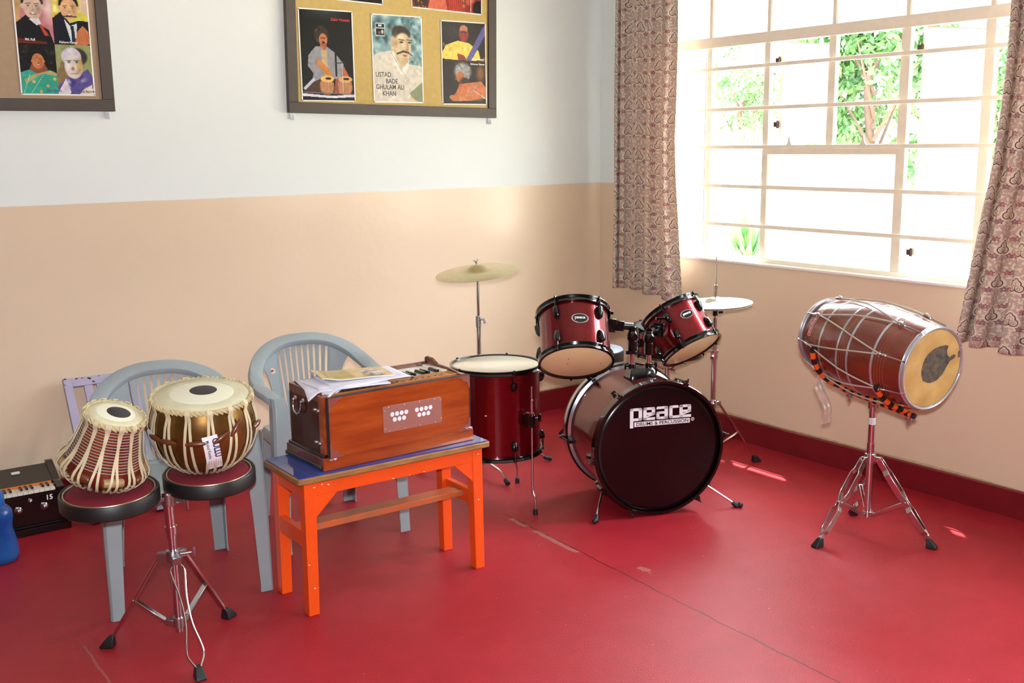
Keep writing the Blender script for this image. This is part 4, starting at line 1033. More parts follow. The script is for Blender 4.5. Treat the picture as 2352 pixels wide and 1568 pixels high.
def tabla_head(t, R_, z, ri, rs, off=(0, 0)):
    h = MB().lathe([(0, z + .004), (ri, z + .004), (R_ - .008, z + .002), (R_ - .002, z - .006)], 64).build('skin', SKINO, t, smooth=60)
    MB().lathe([(0, z + .0052), (ri, z + .0052), (ri + .003, z + .0042)], 64).build('inner_skin', SKINI, h, smooth=60)
    MB().lathe([(0, z + .0072), (rs * .85, z + .0070), (rs, z + .0050)], 48, T(off[0], off[1], 0)).build('black_spot', SYAHI, h, smooth=60)
    b = MB(); n = int(R_ * 420)
    b.tube(circle(R_ - .001, 72, z - .006), .0075, 8, closed=True)
    for k in range(n):
        a = 2 * PI * k / n; a2 = a + 2 * PI / n * 1.5
        b.tube([((R_ + .004) * math.cos(a), (R_ + .004) * math.sin(a), z + .002), ((R_ + .0085) * math.cos((a + a2) / 2), (R_ + .0085) * math.sin((a + a2) / 2), z - .006), ((R_ + .005) * math.cos(a2), (R_ + .005) * math.sin(a2), z - .014)], .0034, 6)
    b.build('braided_rim', BRAID, t, smooth=60)
def straps(t, prof, R_, z, n, off, zb, rb, width=.0042, skew=.5):
    zs = [zb + (z - .012 - zb) * k / 14 for k in range(15)]
    for k in range(n):
        a = 2 * PI * k / n; da = 2 * PI / n * skew * (1 if k % 2 else -1)
        pts = [((rb) * math.cos(a), rb * math.sin(a), zb - .004)]
        for i, zz in enumerate(zs):
            q = i / 14; aa = a + da * q; r = max(interp(prof, zz), interp(prof, min(z, zz + .01))) + off(zz)
            if i == 14: r = max(r, R_ + .010)
            pts.append((r * math.cos(aa), r * math.sin(aa), zz))
        rr_ = R_ + .011; aa = a + da; pts += [(rr_ * math.cos(aa), rr_ * math.sin(aa), z - .004), ((R_ + .002) * math.cos(aa), (R_ + .002) * math.sin(aa), z + .006)]
        m = MB(); rings = []
        P = [Vector(p) for p in pts]
        for i, p in enumerate(P):
            tt = (P[min(i + 1, len(P) - 1)] - P[max(i - 1, 0)]).normalized(); rad = Vector((p.x, p.y, 0)).normalized()
            s_ = tt.cross(rad).normalized(); nn = s_.cross(tt)
            rings.append([tuple(p + s_ * width * x + nn * .0013 * y) for x, y in ((-1, -1), (1, -1), (1, 1), (-1, 1))])
        m.loft(rings); m.build('strap', STRAP, t, smooth=50)
# bayan: the larger brass drum on the right tray
bay_n = Vector((-.03, -.14, .98)).normalized()
bay_head = Vector((-3.176, -1.742, .836))
HB = .250
bay = thing('brass_tabla', 'large brass bowl tabla with cream straps and a maker label, on the right tray', 'tabla', axm(tuple(bay_head - bay_n * HB), bay_n))
bprof = [(0, 0), (.045, .002), (.085, .014), (.125, .044), (.152, .082), (.166, .122), (.170, .155), (.166, .188), (.158, .215), (.150, .240)]
MB().lathe(bprof, 72).build('bowl', BRASS, bay, smooth=60)
tabla_head(bay, .153, HB, .098, .044, (.012, .020))
straps(bay, bprof, .153, HB, 30, lambda z_: .0028, .008, .07, skew=.38)
pgm = []
for k, a in enumerate((196, 213, 242, 268, 285, 320, 20, 70, 120, 160)):
    zc = (.150, .150, .152, .165, .185, .16, .15, .15, .15, .15)[k]; R0 = interp(bprof, zc) + .008; tilt = (-4, 0, 3, 30, 50, 0, 0, 0, 0, 0)[k]
    L = T(R0 * math.cos(math.radians(a)), R0 * math.sin(math.radians(a)), zc) @ RZ(a + 90) @ RY(-90 - tilt)
    MB(L).lathe([(0, -.032), (.004, -.031), (.0078, -.016), (.009, 0), (.0078, .016), (.004, .031), (0, .032)], 14).build('peg', PEG, bay, smooth=60)
def on_surf(prof, a0, zc, u, v, off):
    """u sideways along the wall, v up the profile"""
    z = zc + v; r = interp(prof, z) + off; a = a0 + u / r
    return (r * math.cos(a), r * math.sin(a), z)
def label_patch(t, prof, a0, zc, w_, h_, tilt, off, m, name='label'):
    c, s_ = math.cos(math.radians(tilt)), math.sin(math.radians(tilt)); n1, n2 = 8, 14; vs = []; fs = []
    for i in range(n1 + 1):
        for j in range(n2 + 1):
            x, y = -w_ / 2 + w_ * i / n1, -h_ / 2 + h_ * j / n2; vs.append(on_surf(prof, a0, zc, x * c - y * s_, x * s_ + y * c, off))
    for i in range(n1):
        for j in range(n2): a = i * (n2 + 1) + j; fs.append((a, a + 1, a + n2 + 2, a + n2 + 1))
    return MB().add(vs, fs).build(name, m, t, smooth=60)
def wrap_text(t, prof, a0, zc, body, size, x0, y0, rot, tilt, off, m, bold=0., sx=1.):
    vs, fs = text_geo(body, size, 0, 'CENTER', bold, sx); cr, sr = math.cos(math.radians(rot)), math.sin(math.radians(rot)); c, s_ = math.cos(math.radians(tilt)), math.sin(math.radians(tilt))
    out = []
    for (x, y, z) in vs:
        x, y = x * cr - y * sr + x0, x * sr + y * cr + y0; out.append(on_surf(prof, a0, zc, x * c - y * s_, x * s_ + y * c, off))
    return MB().add(out, fs).build('lettering', m, t, smooth=0)
LABW = mat('glossy_label_paper', (232, 232, 236), .35); NAVY = mat('navy_print', (26, 34, 84), .5)
a0_ = math.radians(259); zc_ = .112
lb = label_patch(bay, bprof, a0_, zc_, .048, .130, 9, .0100, LABW)
wrap_text(lb, bprof, a0_, zc_, 'GULLU', .028, .006, .020, -90, 9, .0107, NAVY, .0009, .80)
wrap_text(lb, bprof, a0_, zc_, 'Musical Kendra', .0135, -.014, .018, -90, 9, .0107, NAVY, .0002, .82)
for k in range(6): wrap_text(lb, bprof, a0_, zc_, ('Mfrs. & Repairers of', 'all kinds of Indian', 'Musical Instruments', 'Tabla Dholak Sitar', 'Harmonium Guitar', 'Wholesale & Retail')[k], .0052, .018 - k * .0072, -.040, -90, 9, .0107, NAVY, 0, .8)
lb2 = label_patch(bay, bprof, math.radians(183), .115, .040, .100, -8, .0078, LABW)
# dayan: the smaller wooden drum on the left tray
day_n = Vector((.20, -.30, .95)).normalized(); HD = .225
day_head = Vector((-3.458, -1.772, .822))
dy = thing('wooden_tabla', 'small wooden tabla with straps and round wooden tuning blocks, on the left tray', 'tabla', axm(tuple(day_head - day_n * HD), day_n))
dprof = [(0, 0), (.070, .001), (.098, .012), (.114, .032), (.120, .055), (.112, .085), (.103, .12), (.094, .16), (.086, .20), (.083, .215)]
MB().lathe(dprof, 64).build('body', TWOOD, dy, smooth=60)
cd_ = MB()
for k in range(15):
    z = .078 + k * .0088; cd_.tube(circle(interp(dprof, z) + .0006, 56, z), .0017, 6, closed=True)
cd_.build('binding_cord', CORD, dy)
tabla_head(dy, .086, HD, .055, .036, (.008, -.004))
for k in range(8):
    a = 22 + 45 * k + 213; zc = .052; R0 = .122
    L = T(R0 * math.cos(math.radians(a)), R0 * math.sin(math.radians(a)), zc) @ RZ(a + 90) @ RY(-90 + rnd.uniform(-10, 10))
    MB(L).lathe([(0, -.030), (.0120, -.030), (.0138, -.027), (.0142, 0), (.0138, .027), (.0120, .030), (0, .030)], 18).build('tuning_block', (PALEW, PEG, PALEW)[k % 3], dy, smooth=50)
def doff(z_): return .003 + .017 * math.exp(-((z_ - .052) / .034) ** 2)
straps(dy, dprof, .086, HD, 30, doff, .006, .085, .0040, skew=.7)

# ================================================================== THINGS ON THE FLOOR AT THE LEFT
LACQ = mat('black_lacquer', (12, 11, 12), .18, coat=.6)
bh = thing('black_harmonium', 'black lacquered harmonium marked 15 on the floor at the left wall', 'harmonium', T(-3.308, -.345, 0))
BW = .60
MB().box(-BW, 0, 0, .235, .0, .032).box(-BW + .006, -.006, .006, .229, .032, .044).build('plinth', LACQ, bh, smooth=0, bevel=.004)
MB().box(-BW + .012, -.012, .012, .223, .044, .172).build('body', LACQ, bh, smooth=0, bevel=.003)
MB().box(-BW + .030, -.045, .014, .085, .172, .184).build('key_bed', LACQ, bh, smooth=0)
k0, k1, nk = -BW + .034, -.050, 24; kw = (k1 - k0) / nk
for k in range(nk): MB().box(k0 + k * kw + .0006, k0 + (k + 1) * kw - .0006, .012, .082, .180, .192).build('white_key', IVORY, bh, smooth=0, bevel=.0008)
for k in range(nk - 1):
    if k % 7 in (2, 6): continue
    x = k0 + (k + 1) * kw; MB().box(x - .005, x + .005, .040, .082, .191, .200).build('black_key', KEYB, bh, smooth=0, bevel=.001)
OR2 = mat('orange_felt_strip', (214, 120, 50), .8)
MB().box(k0, k1, .083, .089, .18, .202).build('felt_strip', OR2, bh, smooth=0)
pf = [(.012, .17), (.223, .17), (.223, .262), (.205, .262), (.09, .205), (.06, .205), (.012, .190)]
for x in (-BW + .012, -.044):
    MB().add([(x + a, y, z) for a in (0, .032) for y, z in pf], [tuple(range(7)), tuple(range(13, 6, -1))] + [(i, i + 7, (i + 1) % 7 + 7, (i + 1) % 7) for i in range(7)]).build('side_cheek', LACQ, bh, smooth=0, bevel=.003)
SMOKE = mat('dark_top_panel', (34, 28, 26), .2, coat=.5)
MB().add([(-BW + .04, .09, .200), (-.044, .09, .200), (-.044, .205, .252), (-BW + .04, .205, .252), (-BW + .04, .09, .188), (-.044, .09, .188), (-.044, .205, .240), (-BW + .04, .205, .240)], [(0, 1, 2, 3), (7, 6, 5, 4), (0, 4, 5, 1), (3, 2, 6, 7)]).build('sloping_lid', SMOKE, bh, smooth=0)
MB().prism(rrect(-.018, -.006, .018, .006, .005), 0, .006, T(-.175, .165, .236) @ RX(24)).build('lid_catch', mat('white_plastic', (215, 218, 216), .4), bh)
for (x, z, r_) in ((-.205, .118, .014), (-.102, .118, .014), (-.155, .152, .008), (-.395, .118, .014), (-.50, .118, .014), (-.01, .08, .010)):
    q = MB().lathe([(r_ * 1.15, 0), (r_ * 1.15, .003), (r_ * .8, .006)], 20, T(x, .012, z) @ RX(90)); q.sphere((x, .002, z), r_ * .85, n=14)
    q.build('stop_knob', CHROME, bh)
vs, fs = text_geo('15', .030, .0003, 'CENTER', .0008); MB().add(vs, fs, T(-.078, .0115, .142) @ RX(90)).build('painted_number', INKW, bh, smooth=0)
BLUEP = mat('blue_translucent_plastic', (34, 110, 190), .22, trans=.35, var=.1, vscale=8, var2=(20, 80, 170))
bo = thing('water_bottle', 'blue plastic water bottle at the lower left edge beside the black harmonium', 'bottle', T(-3.640, -.560, 0))
MB().lathe([(0, .003), (.060, 0), (.074, .006), (.078, .03), (.074, .08), (.062, .13), (.062, .15), (.068, .18), (.066, .205), (.050, .225), (.040, .233), (0, .233)], 40).build('body', BLUEP, bo, smooth=60)
MB().lathe([(.038, .228), (.042, .232), (.042, .275), (.038, .283), (0, .285)], 40).build('cap', mat('blue_cap_plastic', (30, 96, 176), .35), bo)

LIL = mat('chipped_lilac_paint', (172, 165, 192), .5, var=.08, vscale=12, bump=.2, bscale=30)
CHIPD = mat('bare_dark_wood_chip', (70, 50, 44), .8, var=.4, vscale=40)
fr = thing('lilac_wooden_frame', 'lilac painted wooden frame with chipped edges leaning on the wall behind the left chair', 'wooden frame', T(-3.07, -.372, 0) @ RX(-28.6))
LEN = .678
for x in (-.140, .140): MB().box(x - .018, x + .018, -.012, .012, .004, LEN).build('stile', LIL, fr, smooth=0, bevel=.002)
MB().box(-.122, .122, -.010, .010, LEN - .042, LEN - .002).build('rail', LIL, fr, smooth=0, bevel=.002)
MB().box(-.122, .122, -.010, .010, .20, .235).build('rail', LIL, fr, smooth=0, bevel=.002)
for x in (-.055, .0, .055): MB().box(x - .018, x + .018, -.006, .006, .235, LEN - .042).build('slat', LIL, fr, smooth=0, bevel=.001)
r3 = random.Random(5)
for (x, z, s_) in ((-.15, LEN - .004, .010), (-.10, LEN - .005, .010), (-.075, LEN - .006, .008), (-.045, LEN - .012, .016), (-.03, LEN - .030, .010), (.0, LEN - .006, .006), (-.154, LEN - .03, .006), (-.148, .42, .003)):
    MB().prism([(x + s_ * r3.uniform(.4, 1) * math.cos(6.28 * k / 9), z + s_ * .5 * r3.uniform(.3, 1) * math.sin(6.28 * k / 9)) for k in range(9)], .0, .0006, T(0, -.0121 if abs(x) > .122 else -.0101, 0) @ RX(90)).build('paint_chip', CHIPD, fr, smooth=0)
# ================================================================== DRUM KIT
WINE = bpy.data.materials.new('wine_red_sparkle_wrap'); WINE.use_nodes = True; nt = WINE.node_tree
b = nt.nodes['Principled BSDF']; tc = nt.nodes.new('ShaderNodeTexCoord'); n = nt.nodes.new('ShaderNodeTexNoise'); n.inputs['Scale'].default_value = 900
nt.links.new(tc.outputs['Object'], n.inputs[0]); r = nt.nodes.new('ShaderNodeValToRGB')
r.color_ramp.elements[0].position = .42; r.color_ramp.elements[0].color = (*s2l((56, 2, 9)), 1); r.color_ramp.elements[1].position = .62; r.color_ramp.elements[1].color = (*s2l((140, 6, 18)), 1)
nt.links.new(n.outputs[0], r.inputs[0]); nt.links.new(r.outputs[0], b.inputs['Base Color'])
b.inputs['Metallic'].default_value = .7; b.inputs['Roughness'].default_value = .32; b.inputs['Specular IOR Level'].default_value = .2; b.inputs['Coat Weight'].default_value = .55; b.inputs['Coat Roughness'].default_value = .03
HOOPB = mat('black_hoop_enamel', (16, 17, 18), .16, .5, coat=.6)
HEADC = mat('cream_drumhead', (240, 236, 180), .35, var=.05, vscale=4)
HEADW = mat('coated_white_drumhead', (216, 206, 184), .22, coat=.4)
HEADD = mat('dark_maroon_drumhead', (24, 9, 12), .22, spec=.35)
SILV = mat('silver_inlay', (190, 190, 200), .2, .9)
WHITEP = mat('white_logo_print', (236, 236, 240), .45)
def lang(M, d):
    v = M.inverted().to_3x3() @ Vector(d); return math.atan2(v.y, v.x)
TOCAM = (-.6, -.8, 0)
def logo_geo():
    R_ = []
    k = 6
    def q(x0, y0, x1, y1, r=0): R_.append(rrect(x0, -y1, x1, -y0, r))
    q(722, 478, 753, 650, [0, 12, 0, 0]); q(722, 478, 832, 502, [14, 14, 0, 0]); q(800, 478, 832, 590, [14, 0, 0, 14]); q(752, 566, 832, 590, [0, 0, 0, 14])
    for x in (842, 1174):
        q(x, 478, x + 30, 590, [0, 14, 14, 0]); q(x, 478, x + 108, 501, [14, 14, 0, 0]); q(x + 77, 478, x + 108, 545, [14, 0, 0, 0]); q(x + 30, 523, x + 108, 545); q(x, 567, x + 108, 590, [0, 0, 14, 0])
        R_.append([(x + 30, -567), (x + 30, -552), (x + 108, -536), (x + 108, -545)][::-1])
    q(962, 478, 1068, 501, [14, 14, 0, 0]); q(1036, 478, 1068, 590, [14, 0, 0, 0]); q(962, 522, 1036, 543, [0, 10, 0, 0]); q(962, 522, 990, 590, [0, 10, 14, 0]); q(962, 568, 1068, 590, [0, 0, 14, 0])
    q(1080, 478, 1110, 590, [0, 14, 14, 0]); q(1080, 478, 1166, 501, [14, 14, 0, 0]); q(1080, 567, 1176, 590, [0, 0, 14, 0])
    return R_
def put_logo(parent, M, width, bar=True, m=None, name='logo', depth=.0004):
    k = width / 560.; g = MB(M)
    for i, p in enumerate(logo_geo()): g.prism([((x - 1001) * k + (-(y + 534)) * 0 , (y + 534) * k) for x, y in p], 0, depth)
    if bar: g.prism([((x - 1001) * k, (y + 534) * k) for x, y in rrect(762, -641, 1272, -600, 0)], 0, depth)
    o = g.build(name, m or WHITEP, parent, smooth=0)
    if bar:
        vs, fs = text_geo('DRUMS & PERCUSSION', 42 * k, .0001, 'CENTER', .0002, 1.12); MB(M).add(vs, fs, T((1019 - 1001) * k, (-634 + 534) * k, depth + .0003)).build('lettering', HEADD, o, smooth=0)
        vs, fs = text_geo('R', 20 * k, .0001, 'CENTER', .0001); c = MB(M).add(vs, fs, T((1298 - 1001) * k, (-619 + 534) * k, depth))
        c.tube([((1298 - 1001 + 13 * math.cos(t)) * k, (-612 + 534 + 13 * math.sin(t)) * k, depth) for t in [2 * PI * i / 24 for i in range(24)]], 2.2 * k, 6, closed=True); c.build('registered_mark', WHITEP, o, smooth=0)
    return o
def drum(name, label, M, R_, H, nl, la0, top=HEADW, bot=HEADC, group=None, lugs=True, shellr=.012, hoopw=.018, badge=None, lugl=.042, cat='drum'):
    t = thing(name, label, cat, M, group)
    rs = R_ - shellr
    MB().lathe([(rs - .006, .012), (rs, .012), (rs, H - .012), (rs - .006, H - .012), (rs - .006, .012)], 72).build('shell', WINE, t, smooth=50)
    for z, s_, hm in ((0, -1, bot), (H, 1, top)):
        # hoop: flanged ring standing just past the head
        z0_, z1_ = (z - .006, z + hoopw - .002) if s_ < 0 else (z - hoopw + .002, z + .006)
        prof = [(R_ - .009, z0_), (R_ + .001, z0_), (R_ + .002, z0_ + .003), (R_ - .003, (z0_ + z1_) / 2), (R_ + .002, z1_ - .003), (R_ + .001, z1_), (R_ - .009, z1_), (R_ - .009, z0_)]
        MB().lathe(prof, 72).build('hoop', HOOPB, t, smooth=40)
        MB().lathe([(0, z + s_ * .001), (R_ - .020, z + s_ * .001), (R_ - .009, z - s_ * .004)], 72).build('drumhead', hm, t, smooth=60)
    if lugs:
        for k in range(nl):
            a = la0 + 2 * PI * k / nl
            for (zc, s_) in ((H - .064, 1), (.064, -1)):
                L = T(rs * math.cos(a), rs * math.sin(a), zc) @ Matrix.Rotation(a, 4, 'Z')
                m = MB(L); rg = []
                for (zz, w_, d_) in ((-.5, .006, .008), (-.36, .0105, .016), (0, .0125, .022), (.36, .0115, .024), (.5, .007, .018)):
                    zz *= lugl * s_; rg.append([(0, -w_, zz), (d_ * .8, -w_, zz), (d_, -w_ * .4, zz), (d_, w_ * .4, zz), (d_ * .8, w_, zz), (0, w_, zz)])
                m.loft(rg)
                lo = m.build('lug', HOOPB, t, smooth=50)
                zt_ = (H + .006 if s_ > 0 else -.006)
                MB(L).tube([(.014, 0, lugl * .45 * s_), (.014, 0, zt_ - zc - s_ * .004)], .0028, 8).tube([(.014, 0, zt_ - zc - s_ * .008), (.014, 0, zt_ - zc + s_ * .004)], .0052, 8).cbox((.011, 0, zt_ - zc - s_ * .007), (.016, .012, .005)).build('tension_rod', BLACKM, lo)
    if badge is not None:
        a, zc, w_ = badge
        L = T(rs * math.cos(a), rs * math.sin(a), zc) @ Matrix.Rotation(a, 4, 'Z') @ RZ(90) @ RX(90)
        el = lambda k: [(w_ * .5 * k * math.cos(x), w_ * .31 * k * math.sin(x)) for x in [2 * PI * i / 32 for i in range(32)]]
        bo_ = MB(L).prism(el(1), -.003, .002).build('badge', SILV, t, smooth=0)
        MB(L).prism(el(.86), .001, .0026).build('badge_face', HOOPB, bo_, smooth=0)
        put_logo(bo_, L @ T(0, .002, .0026), w_ * .60, bar=False)
    return t
# floor tom
FT = T(-1.632, -1.190, .245)
ft_ = drum('floor_tom', 'wine red floor tom drum standing on three bent rod legs beside the harmonium table', FT, .209, .397, 5, lang(FT, (-.6, -.8, 0)) + math.radians(24), badge=None)
cpos = lang(FT, TOCAM)
MB().sphere((.197 * math.cos(cpos - math.radians(12)), .197 * math.sin(cpos - math.radians(12)), .205), .006, n=10).build('air_vent', CHROME, ft_)
for k, aa in enumerate((math.radians(-86) , math.radians(34), math.radians(154))):
    a = aa; L = Matrix.Rotation(a, 4, 'Z')
    lg = MB(L).tube(catmull([(.245, 0, .335), (.245, 0, .10), (.245, 0, -.10), (.247, 0, -.135), (.262, 0, -.175), (.264, 0, -.232)], 4), .0048, 10).tube([(.245, 0, .20), (.245, 0, .275)], .0075, 10).build('leg', CHROME, ft_)
    MB(L).lathe([(0, 0), (.011, 0), (.010, .022), (.006, .026), (0, .026)], 14, T(.264, 0, -.2445)).build('rubber_foot', RUBBER, lg)
    MB(L).box(.195, .250, -.016, .016, .160, .205).tube([(.232, 0, .15), (.232, 0, .215)], .020, 14).tube([(.24, .014, .185), (.24, .044, .185)], .005, 8).cbox((.24, .050, .185), (.012, .010, .034)).build('leg_bracket', HOOPB, ft_, bevel=.003)
# bass drum
bn = Vector((-.358, -.934, 0)).normalized(); BR = .302; BL = .415
bfc = Vector((-1.186, -1.786, BR + .003)); bbc = bfc - bn * BL
BM = axm(tuple(bbc), bn)
bd = thing('bass_drum', 'large wine red bass drum with white lettering on its dark front head', 'drum', BM)
rs = BR - .020
MB().lathe([(rs - .008, .015), (rs, .015), (rs, BL - .02), (rs - .008, BL - .02), (rs - .008, .015)], 96).build('shell', WINE, bd, smooth=50)
def bhoop(z0_, z1_): return MB().lathe([(BR - .014, z0_), (BR - .003, z0_), (BR, z0_ + .003), (BR, z1_ - .003), (BR - .003, z1_), (BR - .014, z1_), (BR - .014, z0_)], 96)
h1 = bhoop(BL - .034, BL + .012).build('front_hoop', HOOPB, bd, smooth=40)
h2 = bhoop(-.018, .030).build('back_hoop', HOOPB, bd, smooth=40)
MB().lathe([(BR + .0006, -.004), (BR + .0009, -.002), (BR + .0009, .016), (BR + .0006, .018)], 96).build('silver_inlay', SILV, h2)
MB().lathe([(rs + .012, .031), (rs + .013, .034), (rs + .0, .040)], 96).build('head_collar', SILV, h2)
bh_ = MB().lathe([(0, BL), (rs - .02, BL), (rs + .002, BL - .004), (BR - .014, BL - .010)], 96).build('front_head', HEADD, bd, smooth=60)
MB().lathe([(0, -.002), (rs - .02, -.002), (BR - .014, .006)], 96).build('back_head', HEADW, bd, smooth=60)
put_logo(bh_, T(.006, .158, BL + .0003) @ RZ(.0), .285)
for k in range(6):
    a = math.radians(7 + 60 * k)
    for (z0_, s_, off) in ((BL + .012, -1, 0), (-.018, 1, 0)):
        L = Matrix.Rotation(a, 4, 'Z')
        c = MB(L).box(BR - .010, BR + .008, -.012, .012, z0_ - .0, z0_ + (.004 if s_ < 0 else -.004)).box(BR + .001, BR + .008, -.012, .012, min(z0_, z0_ + s_ * .030), max(z0_, z0_ + s_ * .030))
        c.cbox((BR + .012, 0, z0_ + s_ * .004), (.012, .014, .014)).tube([(BR + .012, 0, z0_ - s_ * .006), (BR + .006, 0, z0_ + s_ * .075)], .0035, 8)
        c.cbox((BR + .018, 0, z0_ - s_ * .002), (.020, .005, .010))
        c.build('claw', BLACKM, bd, bevel=.0015)
        z_ = z0_ + s_ * .092; rg = []
        for (zz, w_, d_) in ((-.5, .007, .012), (-.3, .012, .024), (.1, .013, .027), (.5, .006, .012)):
            zz = z_ + zz * .055; rg.append([(rs - .002, -w_, zz), (rs + d_, -w_ * .8, zz), (rs + d_ * 1.1, 0, zz), (rs + d_, w_ * .8, zz), (rs - .002, w_, zz)])
        MB(L).loft(rg).build('lug', HOOPB, bd, smooth=50)
# spurs
binv = BM.inverted()
for (foot, a_) in (((-1.480, -1.702, 0), -140), ((-.832, -1.945, 0), -40)):
    a = math.radians(a_); F_ = binv @ Vector(foot); S_ = Vector(((rs + .018) * math.cos(a), (rs + .018) * math.sin(a), BL - .085))
    F2 = F_ + (S_ - F_).normalized() * .03
    sp_ = MB().tube([S_ + (S_ - F_).normalized() * .05, F2], .0048, 10).build('spur', CHROME, bd)
    MB().tube([F2 + (S_ - F_).normalized() * .012, F_ + (S_ - F_).normalized() * .012, ], [.009, .0145], 14).sphere(tuple(F_ + Vector((0, .0125, 0))), .013, n=12).build('rubber_tip', RUBBER, sp_)
    bb = MB(Matrix.Rotation(a, 4, 'Z') @ T(rs + .012, 0, BL - .085)).cbox((0, 0, 0), (.034, .040, .055)).tube([(0, -.035 if a_ < -90 else .035, 0), (0, -.02 if a_ < -90 else .02, 0)], .005, 8)
    s_ = -1 if a_ < -90 else 1
    bb.cbox((.0, s_ * .042, 0), (.030, .010, .012)).cbox((.0, s_ * .042, 0), (.012, .010, .030)); bb.build('spur_bracket', BLACKM, bd, bevel=.004)
# tom holder on top of the bass drum
hold = Vector((-1.128, -1.600, 0))
hx = Vector((.934, -.358, 0)); 
HMx = axm((hold.x, hold.y, BR * 2 - .024), (0, 0, 1)); 
HMx = T(hold.x, hold.y, BR * 2 - .026) @ RZ(math.degrees(math.atan2(-.358, .934)))
LB = binv @ HMx
ho = MB(LB)
for (z, w_, d_) in ((0, .062, .046),): pass
ho.loft([[(x * w_, y * d_, z) for x, y in ((-1, -.8), (-.8, -1), (.8, -1), (1, -.8), (1, .8), (.8, 1), (-.8, 1), (-1, .8))] for z, w_, d_ in ((-.006, .066, .048), (.008, .064, .046), (.040, .058, .040), (.050, .050, .032))])
holder = ho.build('tom_holder', HOOPB, bd, smooth=35)
m = MB(LB)
for x in (-.040, .040): m.tube([(x, 0, .045), (x, 0, .068)], .017, 16).tube([(x, 0, .06), (x + (-.030 if x < 0 else .03), 0, .058)], .005, 8).cbox((x + (-.034 if x < 0 else .034), 0, .058), (.008, .018, .026))
m.cbox((-.040, 0, .120), (.036, .036, .012)).cbox((-.062, 0, .120), (.018, .012, .016))
m.build('clamp', HOOPB, holder, bevel=.002)
for x, zt_ in ((-.040, .205), (.040, .195)):
    MB(LB).tube([(x, 0, .03), (x, 0, zt_)], .0115, 18).build('pole', CHROME, holder)
def knuckle(x, zt_, target, up):
    base = Vector((x, 0, zt_)); g = MB(LB)
    g.tube([(x, 0, zt_ - .045), (x, 0, zt_ + .01)], .020, 14).sphere((x, 0, zt_ + .030), .026, sc=(1, 1, 1.25), n=16).tube([(x, -.03, zt_ + .03), (x, .03, zt_ + .03)], .016, 14)
    tg = LB.inverted() @ (binv @ Vector(target)); e = Vector((x, 0, zt_ + up))
    g.tube([(x, 0, zt_ + .03), tuple(e)], .019, 12).tube([tuple(e), tuple(e.lerp(tg, .55))], .017, 12)
    d_ = (tg - e).normalized()
    g.bar(tuple(e.lerp(tg, .35)), tuple(e.lerp(tg, .62)), .040, .044).bar(tuple(e.lerp(tg, .66)), tuple(tg), .054, .060)
    g.tube([tuple(e.lerp(tg, .8) + Vector((0, 0, .03))), tuple(e.lerp(tg, .8) + Vector((0, 0, .048)))], .005, 8).cbox(tuple(e.lerp(tg, .8) + Vector((0, 0, .052))), (.042, .014, .014))
    return g.build('tom_arm', HOOPB, holder, smooth=35, bevel=.003)
knuckle(-.040, .165, (-1.318, -1.560, .838), .072)
knuckle(.040, .150, (-.955, -1.560, .775), .060)
# rack toms
def tomframe(A, B): return axm(A, Vector(B) - Vector(A))
TA, TB = (-1.497, -1.598, .698), (-1.418, -1.478, .888)
M1 = tomframe(TA, TB); H1 = (Vector(TB) - Vector(TA)).length
ca_ = lang(M1, (-.6, -.8, 0))
t1 = drum('rack_tom', 'wine red tom drum mounted left above the bass drum, its cream underside showing', M1, .162, H1, 5, ca_ - math.radians(28), badge=(ca_ + math.radians(9), H1 * .56, .074), group='tom drums over the bass drum', lugl=.056, hoopw=.024)
sc_ = MB()
for (x, y) in ((-.25, .03), (-.22, -.28), (.70, .12)):
    ex = Vector((math.cos(ca_ + PI / 2), math.sin(ca_ + PI / 2), 0)); ey = -Vector((math.cos(ca_), math.sin(ca_), 0)); p = ex * x * .15 + ey * y * .15
    sc_.sphere((p.x, p.y, -.0015), .0035, n=8)
sc_.build('inner_screw', STEEL, t1)
TA2, TB2 = (-.803, -1.602, .668), (-.815, -1.468, .836)
M2 = tomframe(TA2, TB2); H2 = (Vector(TB2) - Vector(TA2)).length
ca2 = lang(M2, (-.6, -.8, 0))
t2 = drum('rack_tom', 'smaller wine red tom drum mounted right above the bass drum, tilted toward the window wall', M2, .147, H2, 5, ca2 - math.radians(14), badge=(ca2 + math.radians(22), H2 * .60, .066), group='tom drums over the bass drum', lugl=.050, hoopw=.024)
